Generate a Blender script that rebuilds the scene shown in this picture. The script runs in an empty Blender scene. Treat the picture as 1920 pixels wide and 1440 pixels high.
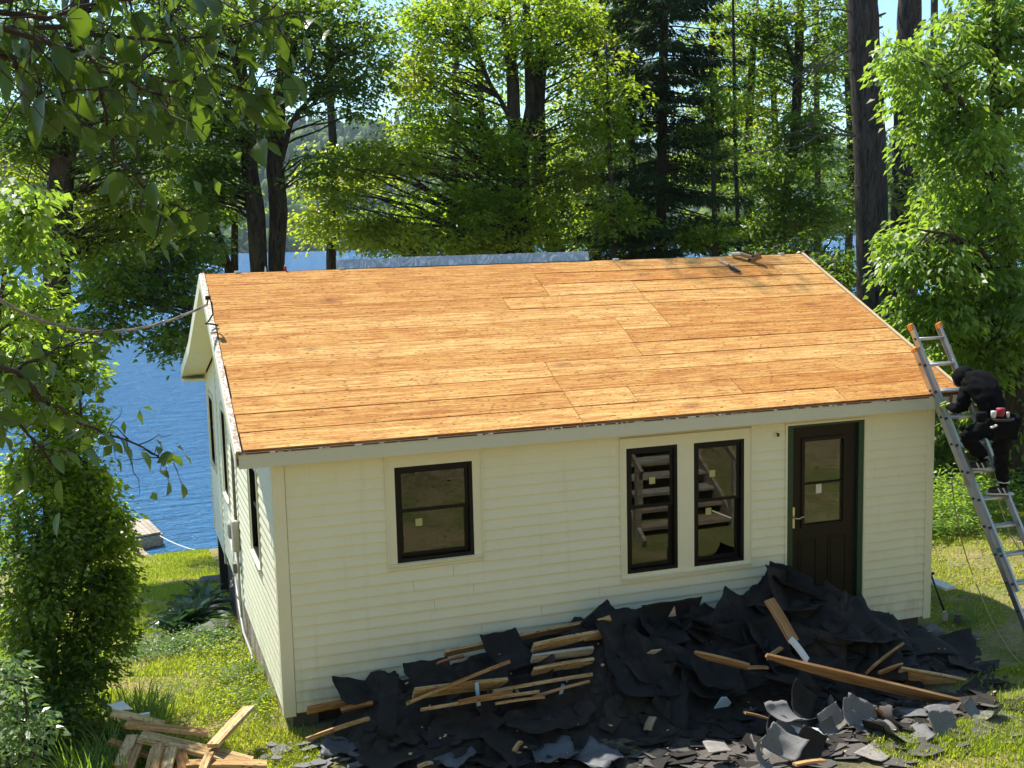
import bpy, math, random
import numpy as np
from mathutils import Vector, Matrix, noise, Euler

random.seed(7)
RNG = np.random.default_rng(11)
SC = bpy.context.scene
C = SC.collection
PI = math.pi

# ------------------------------------------------------------------ camera
CF, CX, CY, CZ = 2172.17, -1.2337, -10.3799, 4.3736
YAW, PITCH, ROLL = 0.3266, -0.1314, -0.0247
_F = np.array([math.sin(YAW) * math.cos(PITCH), math.cos(YAW) * math.cos(PITCH), math.sin(PITCH)])
_R = np.array([math.cos(YAW), -math.sin(YAW), 0.0])
_U = np.cross(_R, _F)
_c, _s = math.cos(ROLL), math.sin(ROLL)
_R, _U = _R * _c + _U * _s, _U * _c - _R * _s
CAM = np.array([CX, CY, CZ])
cam_data = bpy.data.cameras.new('camera')
cam = bpy.data.objects.new('camera', cam_data)
C.objects.link(cam)
M = Matrix.Identity(4)
for i in range(3):
    M[i][0] = _R[i]; M[i][1] = _U[i]; M[i][2] = -_F[i]; M[i][3] = CAM[i]
cam.matrix_world = M
cam_data.sensor_width = 36.0
cam_data.lens = CF / 1920 * 36
cam_data.clip_start = 0.05
cam_data.clip_end = 6000
SC.camera = cam

# ------------------------------------------------------------------ sky, sun, exposure
SUN = Vector((-0.25, 0.6, 1.0)).normalized()
world = bpy.data.worlds.new('World')
SC.world = world
world.use_nodes = True
wn = world.node_tree
wn.nodes.clear()
sky = wn.nodes.new('ShaderNodeTexSky')
sky.sky_type = 'NISHITA'
sky.sun_disc = False
sky.sun_elevation = math.asin(SUN.z)
sky.sun_rotation = math.atan2(SUN.x, SUN.y)
sky.air_density = 1.0
sky.dust_density = 0.3
sky.ozone_density = 1.6
bg = wn.nodes.new('ShaderNodeBackground')
bg.inputs['Strength'].default_value = 0.115
wo = wn.nodes.new('ShaderNodeOutputWorld')
tint = wn.nodes.new('ShaderNodeMix'); tint.data_type = 'RGBA'; tint.blend_type = 'MULTIPLY'; tint.inputs[0].default_value = 1
tint.inputs[7].default_value = (.82, .98, 1.0, 1)
wn.links.new(sky.outputs[0], tint.inputs[6])
wn.links.new(tint.outputs[2], bg.inputs[0])
wn.links.new(bg.outputs[0], wo.inputs[0])
sun_d = bpy.data.lights.new('sun', 'SUN')
sun_d.energy = 4.3
sun_d.angle = math.radians(0.53)
sun_d.color = (1.0, 0.94, 0.84)
sun_o = bpy.data.objects.new('sun', sun_d)
C.objects.link(sun_o)
sun_o.rotation_euler = SUN.to_track_quat('Z', 'Y').to_euler()
sun_o.location = (0, 0, 40)
SC.view_settings.view_transform = 'Standard'
SC.view_settings.look = 'None'
SC.view_settings.gamma = 1
SC.view_settings.exposure = 0.9
SC.view_settings.use_curve_mapping = False

# ------------------------------------------------------------------ helpers
def ray(px, py):
    return _F + _R * (px - 960) / CF - _U * (py - 720) / CF

def at(px, py, y):
    d = ray(px, py); t = (y - CY) / d[1]
    return CAM + d * t

def onp(px, py, n, k):
    n = np.array(n, float); d = ray(px, py); t = (k - CAM @ n) / (d @ n)
    return CAM + d * t

def ppm(y, px=960, py=720):
    return CF / ((at(px, py, y) - CAM) @ _F)

def ground_z(x, y):
    """terrain height"""
    if y > 6.6:
        t_ = max(0, min(1, (x - 1.5) / 5)); y = 6.6 + (y - 6.6) / (1 + .85 * t_ * t_ * (3 - 2 * t_))
    if y < -4.2:
        z = -0.16 + 0.46 * (-4.2 - y)
        if y < -30: z = -0.16 + 0.46 * 25.8 + 0.12 * (-30 - y)
        return z + 0.1 * noise.noise(Vector((x * .3, y * .3, 4)))
    if y < 0: z = -0.16
    elif y < 6.6: z = -0.16 - 0.84 * (y / 6.6) ** 1.1
    elif y < 14.5: z = -1.0 - 1.2 * (y - 6.6) / 7.9
    elif y < 17: z = -2.2 - 1.3 * (y - 14.5) / 2.5
    else: z = -3.5 - 0.1 * min(y - 17, 20)
    if x > 7.6 and y > -1: z += 0.45 * min((x - 7.6) / 4, 1) * min((y + 1) / 3, 1)
    if x < -2.4 and y < 3: z += 0.10 * min(-x - 2.4, 8)
    return z + 0.03 * noise.noise(Vector((x * .8, y * .8, 0)))

ORG = {}
def linkobj(o, parent=None):
    C.objects.link(o)
    if parent is not None: o.parent = parent
    return o

def props(o, label=None, cat=None, group=None, kind=None):
    if label: o['label'] = label
    if cat: o['category'] = cat
    if group: o['group'] = group
    if kind: o['kind'] = kind
    return o

def thing(name, label, cat, loc=(0, 0, 0), group=None):
    o = bpy.data.objects.new(name, None)
    o.location = tuple(float(v) for v in loc)
    o.empty_display_size = 0.1
    linkobj(o)
    ORG[o.name] = np.array(loc, float)
    return props(o, label, cat, group)

def origin(parent):
    return ORG.get(parent.name, np.zeros(3)) if parent is not None else np.zeros(3)

def mesh_from(name, V, F, mat=None, smooth=False):
    me = bpy.data.meshes.new(name)
    me.from_pydata([tuple(map(float, v)) for v in V], [], F)
    if mat is not None: me.materials.append(mat)
    if smooth: me.polygons.foreach_set('use_smooth', [True] * len(me.polygons))
    me.update()
    return me

class MB:
    def __init__(s): s.V = []; s.F = []
    def add(s, V, F):
        b = len(s.V); s.V += [tuple(map(float, v)) for v in V]; s.F += [tuple(b + i for i in f) for f in F]; return s
    def box(s, x0, x1, y0, y1, z0, z1):
        return s.add([(x0, y0, z0), (x1, y0, z0), (x1, y1, z0), (x0, y1, z0), (x0, y0, z1), (x1, y0, z1), (x1, y1, z1), (x0, y1, z1)],
                     [(0, 3, 2, 1), (4, 5, 6, 7), (0, 1, 5, 4), (1, 2, 6, 5), (2, 3, 7, 6), (3, 0, 4, 7)])
    def bar(s, p0, p1, w, h, up=(0, 0, 1)):
        p0 = Vector(p0); p1 = Vector(p1); d = (p1 - p0).normalized()
        a = d.cross(Vector(up))
        if a.length < 1e-4: a = d.cross(Vector((1, 0, 0)))
        a.normalize(); b = a.cross(d).normalized()
        a *= w / 2; b *= h / 2
        V = [p + q for p in (p0, p1) for q in (-a - b, a - b, a + b, -a + b)]
        return s.add(V, [(3, 2, 1, 0), (4, 5, 6, 7), (0, 1, 5, 4), (1, 2, 6, 5), (2, 3, 7, 6), (3, 0, 4, 7)])
    def tube(s, pts, rad, seg=8, caps=True):
        pts = [Vector(tuple(map(float, p))) for p in pts]
        n = len(pts)
        if not hasattr(rad, '__len__'): rad = [rad] * n
        V = []; prev = None
        for i, p in enumerate(pts):
            d = (pts[min(i + 1, n - 1)] - pts[max(i - 1, 0)])
            if d.length < 1e-7: d = Vector((0, 0, 1))
            d.normalize()
            if prev is None:
                a = d.cross(Vector((0.13, 0.31, 1)));
                if a.length < 1e-3: a = d.cross(Vector((1, 0, 0)))
            else: a = prev - d * prev.dot(d)
            a.normalize(); prev = a; b = d.cross(a)
            for k in range(seg):
                t = 2 * PI * k / seg
                V.append(p + (a * math.cos(t) + b * math.sin(t)) * rad[i])
        F = []
        for i in range(n - 1):
            for k in range(seg):
                k2 = (k + 1) % seg
                F.append((i * seg + k, i * seg + k2, (i + 1) * seg + k2, (i + 1) * seg + k))
        if caps:
            F.append(tuple(range(seg - 1, -1, -1))); F.append(tuple((n - 1) * seg + k for k in range(seg)))
        return s.add(V, F)
    def prism(s, poly, off):
        """poly: list of 3d points (planar outline), off: extrusion vector"""
        n = len(poly); off = Vector(off)
        V = [Vector(tuple(map(float, p))) for p in poly]; V += [v + off for v in V]
        F = [tuple(range(n)), tuple(range(2 * n - 1, n - 1, -1))]
        for i in range(n): j = (i + 1) % n; F.append((j, i, n + i, n + j))
        return s.add(V, F)
    def lathe(s, prof, c=(0, 0, 0), seg=14):
        V = []; n = len(prof)
        for r, z in prof:
            for k in range(seg):
                t = 2 * PI * k / seg; V.append((c[0] + r * math.cos(t), c[1] + r * math.sin(t), c[2] + z))
        F = [(i * seg + k, i * seg + (k + 1) % seg, (i + 1) * seg + (k + 1) % seg, (i + 1) * seg + k) for i in range(n - 1) for k in range(seg)]
        F.append(tuple(range(seg - 1, -1, -1))); F.append(tuple((n - 1) * seg + k for k in range(seg)))
        return s.add(V, F)
    def build(s, name, mat, parent=None, smooth=False, kind=None, label=None, bevel=0):
        o0 = origin(parent)
        V = np.array(s.V, float) - o0 if len(s.V) else np.zeros((0, 3))
        me = mesh_from(name, V, s.F, mat, smooth)
        o = bpy.data.objects.new(name, me); linkobj(o, parent)
        ORG[o.name] = o0
        if bevel:
            m = o.modifiers.new('bevel', 'BEVEL'); m.width = bevel; m.segments = 1; m.limit_method = 'ANGLE'
        if kind: o['kind'] = kind
        if label: o['label'] = label
        return o

def recenter(o, p):
    """move an unparented object's origin to p (mesh data shifted)"""
    p = Vector(tuple(map(float, p)))
    o.data.transform(Matrix.Translation(-p)); o.location = p
    ORG[o.name] = np.array(p)
    return o

# ------------------------------------------------------------------ materials
class N:
    def __init__(s, name):
        s.m = bpy.data.materials.new(name); s.m.use_nodes = True; s.t = s.m.node_tree; s.t.nodes.clear()
    def n(s, typ, **kw):
        nd = s.t.nodes.new('ShaderNode' + typ)
        for k, v in kw.items():
            if k.startswith('i_'):
                key = k[2:]
                key = int(key) if key.isdigit() else key.replace('_', ' ')
                nd.inputs[key].default_value = v
            else: setattr(nd, k, v)
        return nd
    def l(s, a, b): s.t.links.new(a, b)
    def ramp(s, fac, stops):
        r = s.n('ValToRGB'); e = r.color_ramp.elements
        while len(e) < len(stops): e.new(0.5)
        for i, (p, c) in enumerate(stops):
            e[i].position = p; e[i].color = (*c, 1) if len(c) == 3 else c
        s.l(fac, r.inputs[0]); return r.outputs[0]
    def mix(s, fac, a, b, typ='MIX'):
        m = s.n('Mix', data_type='RGBA', blend_type=typ)
        for key, v in ((0, fac), (6, a), (7, b)):
            if hasattr(v, 'is_output') or hasattr(v, 'links'): s.l(v, m.inputs[key])
            else: m.inputs[key].default_value = v if key == 0 else (*v, 1)
        return m.outputs[2]
    def math(s, op, a, b=None):
        m = s.n('Math', operation=op)
        for i, v in enumerate((a, b)):
            if v is None: continue
            if hasattr(v, 'links'): s.l(v, m.inputs[i])
            else: m.inputs[i].default_value = v
        return m.outputs[0]
    def coords(s, scale=(1, 1, 1), space='Object', rnd=True):
        tc = s.n('TexCoord'); mp = s.n('Mapping'); mp.inputs['Scale'].default_value = scale
        src = tc.outputs[space]
        if rnd:
            oi = s.n('ObjectInfo'); v = s.n('VectorMath', operation='ADD')
            k = s.n('VectorMath', operation='SCALE'); k.inputs[0].default_value = (37, 91, 53)
            s.l(oi.outputs['Random'], k.inputs['Scale']); s.l(src, v.inputs[0]); s.l(k.outputs[0], v.inputs[1]); src = v.outputs[0]
        s.l(src, mp.inputs[0]); return mp.outputs[0]
    def noise(s, vec, scale=5, detail=4, rough=.55, dist=0):
        nd = s.n('TexNoise'); nd.inputs['Scale'].default_value = scale; nd.inputs['Detail'].default_value = detail
        nd.inputs['Roughness'].default_value = rough; nd.inputs['Distortion'].default_value = dist
        s.l(vec, nd.inputs['Vector']); return nd.outputs['Fac']
    def out(s, col, rough=.6, bump=None, bdist=.01, bstr=.5, metal=0, spec=.5, shader=None):
        p = s.n('BsdfPrincipled')
        for key, v in (('Base Color', col), ('Roughness', rough), ('Metallic', metal)):
            if hasattr(v, 'links'): s.l(v, p.inputs[key])
            else: p.inputs[key].default_value = (*v, 1) if key == 'Base Color' else v
        p.inputs['Specular IOR Level'].default_value = spec
        if bump is not None:
            b = s.n('Bump'); b.inputs['Distance'].default_value = bdist; b.inputs['Strength'].default_value = bstr
            s.l(bump, b.inputs['Height']); s.l(b.outputs[0], p.inputs['Normal'])
        o = s.n('OutputMaterial'); s.l(p.outputs[0], o.inputs[0]); s.p = p; s.o = o
        return s.m

def simple(name, col, rough=.6, var=.25, scale=8, metal=0, bump=0.0, spec=.5):
    n = N(name); v = n.coords(); f = n.noise(v, scale, 5)
    f2 = n.noise(v, scale * 7, 3)
    c = n.ramp(f, [(.25, tuple(x * (1 - var) for x in col)), (.75, tuple(min(1, x * (1 + var * .6)) for x in col))])
    c = n.mix(.35, c, n.ramp(f2, [(.3, tuple(x * (1 - var) for x in col)), (.7, tuple(min(1, x * (1 + var * .5)) for x in col))]))
    r = n.math('ADD', n.math('MULTIPLY', f, .2), rough - .1)
    return n.out(c, r, bump=f2 if bump else None, bdist=bump, metal=metal, spec=spec)

def wood(name, dark, mid, light, axis=0, specks=False, grain=38, stain=(.2, .09, .04), fleck=.5):
    n = N(name); sc = [grain] * 3; sc[axis] = 1.3
    v = n.coords(tuple(sc)); vu = n.coords((1, 1, 1))
    g = n.noise(v, 1.2, 6, .6, .6)
    sc2 = [7] * 3; sc2[axis] = 1.6
    v2 = n.coords(tuple(sc2)); big = n.noise(v2, .9, 5, .62, 2.2)
    c = n.ramp(n.math('ADD', n.math('MULTIPLY', g, .66), n.math('MULTIPLY', big, .34)), [(.40, dark), (.5, mid), (.585, light)])
    oi = n.n('ObjectInfo')
    tone = n.ramp(oi.outputs['Random'], [(0, (.84, .70, .58)), (.4, (.96, .92, .88)), (.6, (1, 1, 1)), (1, (1.08, 1.12, 1.16))])
    c = n.mix(1, c, tone, 'MULTIPLY')
    fm = [70] * 3; fm[axis] = 20
    c = n.mix(.55, c, n.ramp(n.noise(n.coords(tuple(fm)), 1, 4, .75, .5), [(.36, (.62, .52, .42)), (.5, (1, 1, 1)), (.64, (1.22, 1.28, 1.4))]), 'MULTIPLY') if specks else c
    # knots and stains
    vo = n.n('TexVoronoi'); vo.inputs['Scale'].default_value = .9
    sk = [2.2] * 3; sk[axis] = 1.0; n.l(n.coords(tuple(sk)), vo.inputs['Vector'])
    k = n.ramp(vo.outputs['Distance'], [(.03, (1, 1, 1)), (.13, (0, 0, 0))])
    c = n.mix(n.math('MULTIPLY', k, .75), c, stain)
    st = n.ramp(n.noise(vu, 2.6, 5, .65, .8), [(.56, (0, 0, 0)), (.72, (1, 1, 1))])
    c = n.mix(n.math('MULTIPLY', st, .4), c, dark)
    if specks:
        vo2 = n.n('TexVoronoi'); vo2.inputs['Scale'].default_value = 1
        sc3 = [38] * 3; sc3[axis] = 11; n.l(n.coords(tuple(sc3)), vo2.inputs['Vector'])
        m = n.ramp(n.noise(vu, 13, 4, .7), [(.44, (0, 0, 0)), (.52, (1, 1, 1))])
        k2 = n.ramp(vo2.outputs['Distance'], [(.17, (1, 1, 1)), (.27, (0, 0, 0))])
        c = n.mix(n.math('MULTIPLY', n.math('MULTIPLY', k2, m), .85), c, (.09, .035, .015))
        ms = n.ramp(n.noise(n.coords((9, 60, 60), rnd=True), 1, 4, .7, 1), [(.60, (0, 0, 0)), (.70, (1, 1, 1))])
        c = n.mix(n.math('MULTIPLY', ms, fleck), c, (.30, .13, .05))
        wl = n.ramp(n.noise(n.coords((5, 22, 22), rnd=True), 1, 5, .7, 3), [(.61, (0, 0, 0)), (.69, (1, 1, 1))])
        c = n.mix(n.math('MULTIPLY', wl, .5), c, (.80, .60, .27))
    return n.out(c, .85, bump=g, bdist=.004, bstr=.4, spec=.08)

def leaf_mat(name, cols, tcol, tw=.5, rough=.42, spec=.5):
    n = N(name)
    a = n.n('Attribute', attribute_name='v')
    c = n.ramp(a.outputs['Fac'], [(i / (len(cols) - 1), x) for i, x in enumerate(cols)])
    p = n.n('BsdfPrincipled'); n.l(c, p.inputs['Base Color']); p.inputs['Roughness'].default_value = rough
    p.inputs['Specular IOR Level'].default_value = spec
    t = n.n('BsdfTranslucent')
    tc = n.mix(.55, c, tcol)
    tc = n.mix(1, tc, (1.9, 1.9, 1.2), 'MULTIPLY'); n.l(tc, t.inputs[0])
    mx = n.n('MixShader'); mx.inputs[0].default_value = tw
    n.l(p.outputs[0], mx.inputs[1]); n.l(t.outputs[0], mx.inputs[2])
    o = n.n('OutputMaterial'); n.l(mx.outputs[0], o.inputs[0])
    return n.m

MAT = {}
MAT['roof_wood'] = wood('roof_wood', (.43, .185, .058), (.60, .315, .10), (.70, .455, .165), 0, True)
MAT['old_wood'] = wood('old_wood', (.34, .20, .09), (.52, .36, .17), (.66, .50, .28), 0, True, fleck=.3)
MAT['brown_wood'] = wood('brown_wood', (.24, .13, .055), (.37, .215, .10), (.48, .30, .15), 0)
MAT['grey_wood'] = wood('grey_wood', (.24, .20, .15), (.40, .35, .28), (.54, .48, .40), 0)
MAT['raw_rake'] = simple('raw_rake', (.66, .47, .26), .7, .3, 14)

def siding_mat():
    n = N('vinyl_siding'); v = n.coords(rnd=False)
    f = n.noise(v, 3, 4); f2 = n.noise(v, 30, 3)
    c = n.ramp(f, [(.3, (.85, .825, .60)), (.7, (.88, .865, .655))])
    sp = n.ramp(n.noise(v, 16, 4, .7), [(.70, (0, 0, 0)), (.76, (1, 1, 1))])
    c = n.mix(n.math('MULTIPLY', sp, .35), c, (.45, .42, .30))
    dirt = n.n('SeparateXYZ'); n.l(v, dirt.inputs[0])
    mr = n.n('MapRange'); mr.inputs[1].default_value = .75; mr.inputs[2].default_value = .05; n.l(dirt.outputs['Z'], mr.inputs[0])
    dn = n.ramp(n.noise(n.coords((3, 3, 1.2), rnd=False), 2.2, 6, .7), [(.42, (0, 0, 0)), (.68, (1, 1, 1))])
    c = n.mix(n.math('MULTIPLY', n.math('MULTIPLY', mr.outputs[0], dn), .5), c, (.36, .33, .24))
    st_ = n.ramp(n.noise(n.coords((7, 7, .5), rnd=False), 1.5, 5, .7), [(.56, (0, 0, 0)), (.74, (1, 1, 1))])
    c = n.mix(n.math('MULTIPLY', st_, .22), c, (.50, .47, .33))
    return n.out(c, .5, bump=f2, bdist=.002, bstr=.2, spec=.35)
MAT['siding'] = siding_mat()
MAT['siding_white'] = MAT['siding']
MAT['trim'] = simple('cream_trim', (.85, .82, .60), .45, .06, 3, spec=.4)
MAT['fascia'] = simple('fascia_metal', (.66, .67, .54), .32, .06, 2, spec=.6)
MAT['chipped'] = None
def chipped():
    n = N('chipped_rake'); v = n.coords((1, 1, 1))
    f = n.ramp(n.noise(v, 26, 5, .7), [(.46, (.72, .68, .58)), (.53, (.36, .24, .15))])
    return n.out(f, .7, bump=n.noise(v, 26, 5, .7), bdist=.006)
MAT['chipped'] = chipped()
MAT['drip'] = simple('drip_edge', (.10, .045, .03), .5, .4, 20)
MAT['frame'] = simple('window_frame', (.008, .0075, .007), .4, .3, 5, spec=.2)
MAT['door'] = simple('door_paint', (.016, .0115, .0075), .45, .2, 4, spec=.22)
MAT['jamb'] = simple('green_jamb', (.012, .055, .022), .45, .25, 6)
MAT['brass'] = simple('brass', (.62, .55, .38), .3, .15, 12, metal=.8)
MAT['note'] = simple('sticker', (.50, .48, .20), .6, .1, 30)
MAT['note_white'] = simple('paper', (.75, .73, .62), .6, .1, 30)
MAT['black'] = simple('black_plastic', (.012, .012, .012), .45, .3, 20)
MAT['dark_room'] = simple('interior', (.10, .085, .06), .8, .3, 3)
MAT['dark_post'] = simple('dark_post', (.035, .03, .026), .8, .4, 8)
MAT['alu'] = simple('aluminium', (.55, .56, .57), .32, .15, 10, metal=.85)
MAT['alu_dull'] = simple('aluminium_rung', (.62, .62, .60), .4, .15, 14, metal=.6)
MAT['orange'] = simple('orange_plastic', (.80, .26, .02), .45, .15, 20)
MAT['meter'] = simple('meter_grey', (.52, .48, .42), .45, .15, 14)
MAT['cable'] = simple('grey_cable', (.22, .20, .17), .6, .3, 20)
MAT['pvc'] = simple('pvc', (.36, .36, .33), .4, .15, 14)
MAT['rope'] = simple('rope', (.42, .34, .17), .8, .3, 60)
MAT['rope_white'] = simple('rope_white', (.75, .75, .72), .7, .1, 60)
def felt(name, a, b, dust):
    n = N(name); v = n.coords(); f = n.noise(v, 6, 5, .65); f2 = n.noise(v, 45, 4, .7)
    c = n.ramp(f, [(.3, a), (.7, b)])
    d = n.ramp(n.noise(v, 3.5, 6, .72, .6), [(.52, (0, 0, 0)), (.68, (1, 1, 1))])
    c = n.mix(n.math('MULTIPLY', d, .5), c, dust)
    sp = n.ramp(n.noise(v, 90, 2), [(.66, (0, 0, 0)), (.72, (1, 1, 1))]); c = n.mix(n.math('MULTIPLY', sp, .35), c, dust)
    return n.out(c, .8, bump=f2, bdist=.004, spec=.25)
MAT['felt'] = felt('roofing_felt', (.011, .011, .0115), (.022, .0215, .021), (.055, .05, .045))
MAT['felt2'] = felt('roofing_felt_brown', (.018, .015, .013), (.034, .029, .025), (.075, .065, .055))
MAT['shingle'] = simple('mineral_shingle', (.19, .185, .18), .8, .35, 50, bump=.004, spec=.3)
MAT['shingle_pale'] = simple('shingle_back', (.30, .27, .24), .8, .45, 16, bump=.004)
MAT['shingle_mid'] = simple('worn_shingle', (.115, .10, .088), .9, .4, 30, bump=.005)
MAT['blue'] = simple('blue_paint', (.36, .55, .72), .5, .2, 20)
MAT['whitewood'] = simple('painted_board', (.72, .76, .74), .6, .15, 14)
MAT['stone'] = simple('stone', (.16, .155, .145), .85, .4, 6, bump=.02)
MAT['concrete'] = simple('concrete', (.11, .10, .085), .9, .3, 6, bump=.01)
MAT['bark'] = None

def bark(name, dark, light, sx=9, bd=.03):
    n = N(name); v = n.coords((sx, sx, 1.5)); f = n.noise(v, 1.3, 8, .68, 1.4)
    f2 = n.noise(n.coords((sx * 3, sx * 3, 6)), 1.3, 5, .6, .4)
    h = n.math('ADD', n.math('MULTIPLY', f, .75), n.math('MULTIPLY', f2, .25))
    c = n.ramp(h, [(.40, dark), (.50, tuple((a + b) / 2 for a, b in zip(dark, light))), (.60, light)])
    li = n.ramp(n.noise(n.coords((1, 1, 1)), 4, 4), [(.55, (0, 0, 0)), (.7, (1, 1, 1))])
    c = n.mix(n.math('MULTIPLY', li, .2), c, (.10, .11, .08))
    return n.out(c, .9, bump=h, bdist=bd, bstr=.8, spec=.2)
MAT['bark'] = bark('maple_bark', (.022, .016, .012), (.10, .08, .06), 7)
MAT['pine_bark'] = bark('pine_bark', (.022, .018, .016), (.095, .078, .072), 9)
MAT['twig'] = simple('twig_bark', (.06, .045, .03), .9, .4, 12)
MAT['dead_twig'] = simple('dead_twig', (.12, .10, .08), .9, .4, 12)

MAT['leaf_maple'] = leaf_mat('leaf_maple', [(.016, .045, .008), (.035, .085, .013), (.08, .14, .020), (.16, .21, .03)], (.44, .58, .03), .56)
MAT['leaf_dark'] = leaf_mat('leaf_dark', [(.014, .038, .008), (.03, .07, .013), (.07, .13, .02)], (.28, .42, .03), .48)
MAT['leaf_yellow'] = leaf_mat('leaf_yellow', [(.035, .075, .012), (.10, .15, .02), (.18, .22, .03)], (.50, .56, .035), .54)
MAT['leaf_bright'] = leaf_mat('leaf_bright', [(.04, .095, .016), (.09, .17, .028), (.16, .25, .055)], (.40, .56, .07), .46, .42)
MAT['leaf_bush'] = leaf_mat('leaf_bush', [(.025, .06, .012), (.05, .10, .02), (.11, .17, .03)], (.28, .42, .04), .48)
MAT['leaf_big'] = leaf_mat('leaf_big', [(.02, .048, .012), (.034, .072, .016), (.05, .09, .02)], (.16, .25, .02), .36, .33)
MAT['leaf_pale'] = leaf_mat('leaf_pale', [(.09, .15, .07), (.12, .19, .08), (.15, .22, .10)], (.2, .34, .08), .35, .35)
MAT['needle'] = leaf_mat('needle', [(.012, .030, .012), (.024, .052, .016), (.05, .085, .024)], (.08, .16, .03), .25, .6, .25)
MAT['hosta'] = leaf_mat('hosta_leaf', [(.035, .075, .05), (.05, .10, .06), (.08, .13, .08)], (.10, .2, .06), .25, .32)
MAT['grass'] = leaf_mat('grass_blade', [(.08, .14, .016), (.14, .20, .02), (.21, .25, .035), (.34, .29, .08)], (.50, .56, .05), .5, .5)
MAT['fern'] = leaf_mat('fern_frond', [(.06, .13, .025), (.09, .17, .03), (.12, .2, .04)], (.24, .38, .05), .45)
MAT['far_tree'] = None
def far_mat():
    n = N('far_foliage'); a = n.n('Attribute', attribute_name='v')
    v = n.coords(rnd=False)
    f = n.noise(v, 1.1, 5, .7)
    c = n.ramp(a.outputs['Fac'], [(0, (.02, .055, .022)), (.3, (.06, .12, .03)), (1, (.17, .24, .045))])
    c = n.mix(1, c, n.ramp(f, [(.3, (.55, .55, .55)), (.7, (1.35, 1.35, 1.35))]), 'MULTIPLY')
    return n.out(c, .9, bump=f, bdist=.8, bstr=.8, spec=.1)
MAT['far_tree'] = far_mat()

def lawn_mat():
    n = N('lawn_ground'); v = n.coords(rnd=False)
    f = n.noise(v, 1.3, 6, .6); f2 = n.noise(v, 22, 5, .7)
    c = n.ramp(f, [(.34, (.12, .165, .03)), (.48, (.21, .20, .06)), (.58, (.36, .26, .14))])
    c = n.mix(.45, c, n.ramp(f2, [(.35, (.07, .085, .02)), (.65, (.38, .31, .15))]))
    sp = n.n('SeparateXYZ'); n.l(v, sp.inputs[0])
    def band(sock, a, b, e):
        up_ = n.n('MapRange'); up_.inputs[1].default_value = a - e; up_.inputs[2].default_value = a + e; n.l(sock, up_.inputs[0])
        dn = n.n('MapRange'); dn.inputs[1].default_value = b + e; dn.inputs[2].default_value = b - e; n.l(sock, dn.inputs[0])
        return n.math('MULTIPLY', up_.outputs[0], dn.outputs[0])
    dm = n.math('MULTIPLY', band(sp.outputs['X'], .4, 6.2, .4), band(sp.outputs['Y'], -2.55, .3, .25))
    dm = n.math('MULTIPLY', dm, n.ramp(n.noise(v, 4, 5, .7), [(.25, (.4, .4, .4)), (.5, (1, 1, 1))]))
    c = n.mix(dm, c, n.ramp(f2, [(.35, (.030, .026, .022)), (.65, (.10, .09, .08))]))
    # bare dirt under the debris and leaf litter on the hill side behind
    s = n.n('SeparateXYZ'); n.l(v, s.inputs[0])
    hill = n.ramp(n.math('MULTIPLY', s.outputs['Y'], -.1), [(.55, (0, 0, 0)), (.7, (1, 1, 1))])
    litter = n.ramp(n.noise(v, 7, 6, .8), [(.42, (.05, .03, .018)), (.58, (.34, .24, .16))])
    c = n.mix(n.math('MULTIPLY', hill, n.ramp(n.noise(v, .5, 4), [(.36, (0, 0, 0)), (.46, (1, 1, 1))])), c, litter)
    return n.out(c, .95, bump=f2, bdist=.03, bstr=.7, spec=.15)
MAT['lawn'] = lawn_mat()
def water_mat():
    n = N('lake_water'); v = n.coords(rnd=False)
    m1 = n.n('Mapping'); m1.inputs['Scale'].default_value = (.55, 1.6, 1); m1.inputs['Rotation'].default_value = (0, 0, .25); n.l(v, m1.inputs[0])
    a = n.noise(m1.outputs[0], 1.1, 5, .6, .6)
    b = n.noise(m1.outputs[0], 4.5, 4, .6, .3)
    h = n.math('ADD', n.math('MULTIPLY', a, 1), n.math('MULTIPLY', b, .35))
    p = n.out((.10, .30, .60), .15, bump=h, bdist=1.3, bstr=1, spec=.6)  # base blue is brightened to carry the reflection of the bright sky
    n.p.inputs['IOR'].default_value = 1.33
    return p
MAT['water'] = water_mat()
def glass_mat():
    n = N('window_glass')
    tr = n.n('BsdfTransparent'); tr.inputs[0].default_value = (.45, .47, .45, 1)
    gl = n.n('BsdfGlossy'); gl.inputs['Roughness'].default_value = .01; gl.inputs[0].default_value = (.95, 1, .95, 1)
    fr = n.n('Fresnel'); fr.inputs[0].default_value = 1.6
    k = n.math('ADD', n.math('MULTIPLY', fr.outputs[0], .9), .015)
    mx = n.n('MixShader'); n.l(k, mx.inputs[0]); n.l(tr.outputs[0], mx.inputs[1]); n.l(gl.outputs[0], mx.inputs[2])
    o = n.n('OutputMaterial'); n.l(mx.outputs[0], o.inputs[0]); return n.m
MAT['glass'] = glass_mat()
def foil():
    n = N('plastic_wrapped_flashing'); v = n.coords((1, 1, 1))
    f = n.noise(n.coords((5, 3, 3)), 1.6, 3, .5, 3.5)
    c = n.ramp(f, [(.40, (.42, .48, .50)), (.55, (.58, .64, .66)), (.66, (.92, .93, .94))])
    return n.out(c, .25, bump=f, bdist=.01, bstr=.4, metal=.5)
MAT['foil'] = foil()

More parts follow.
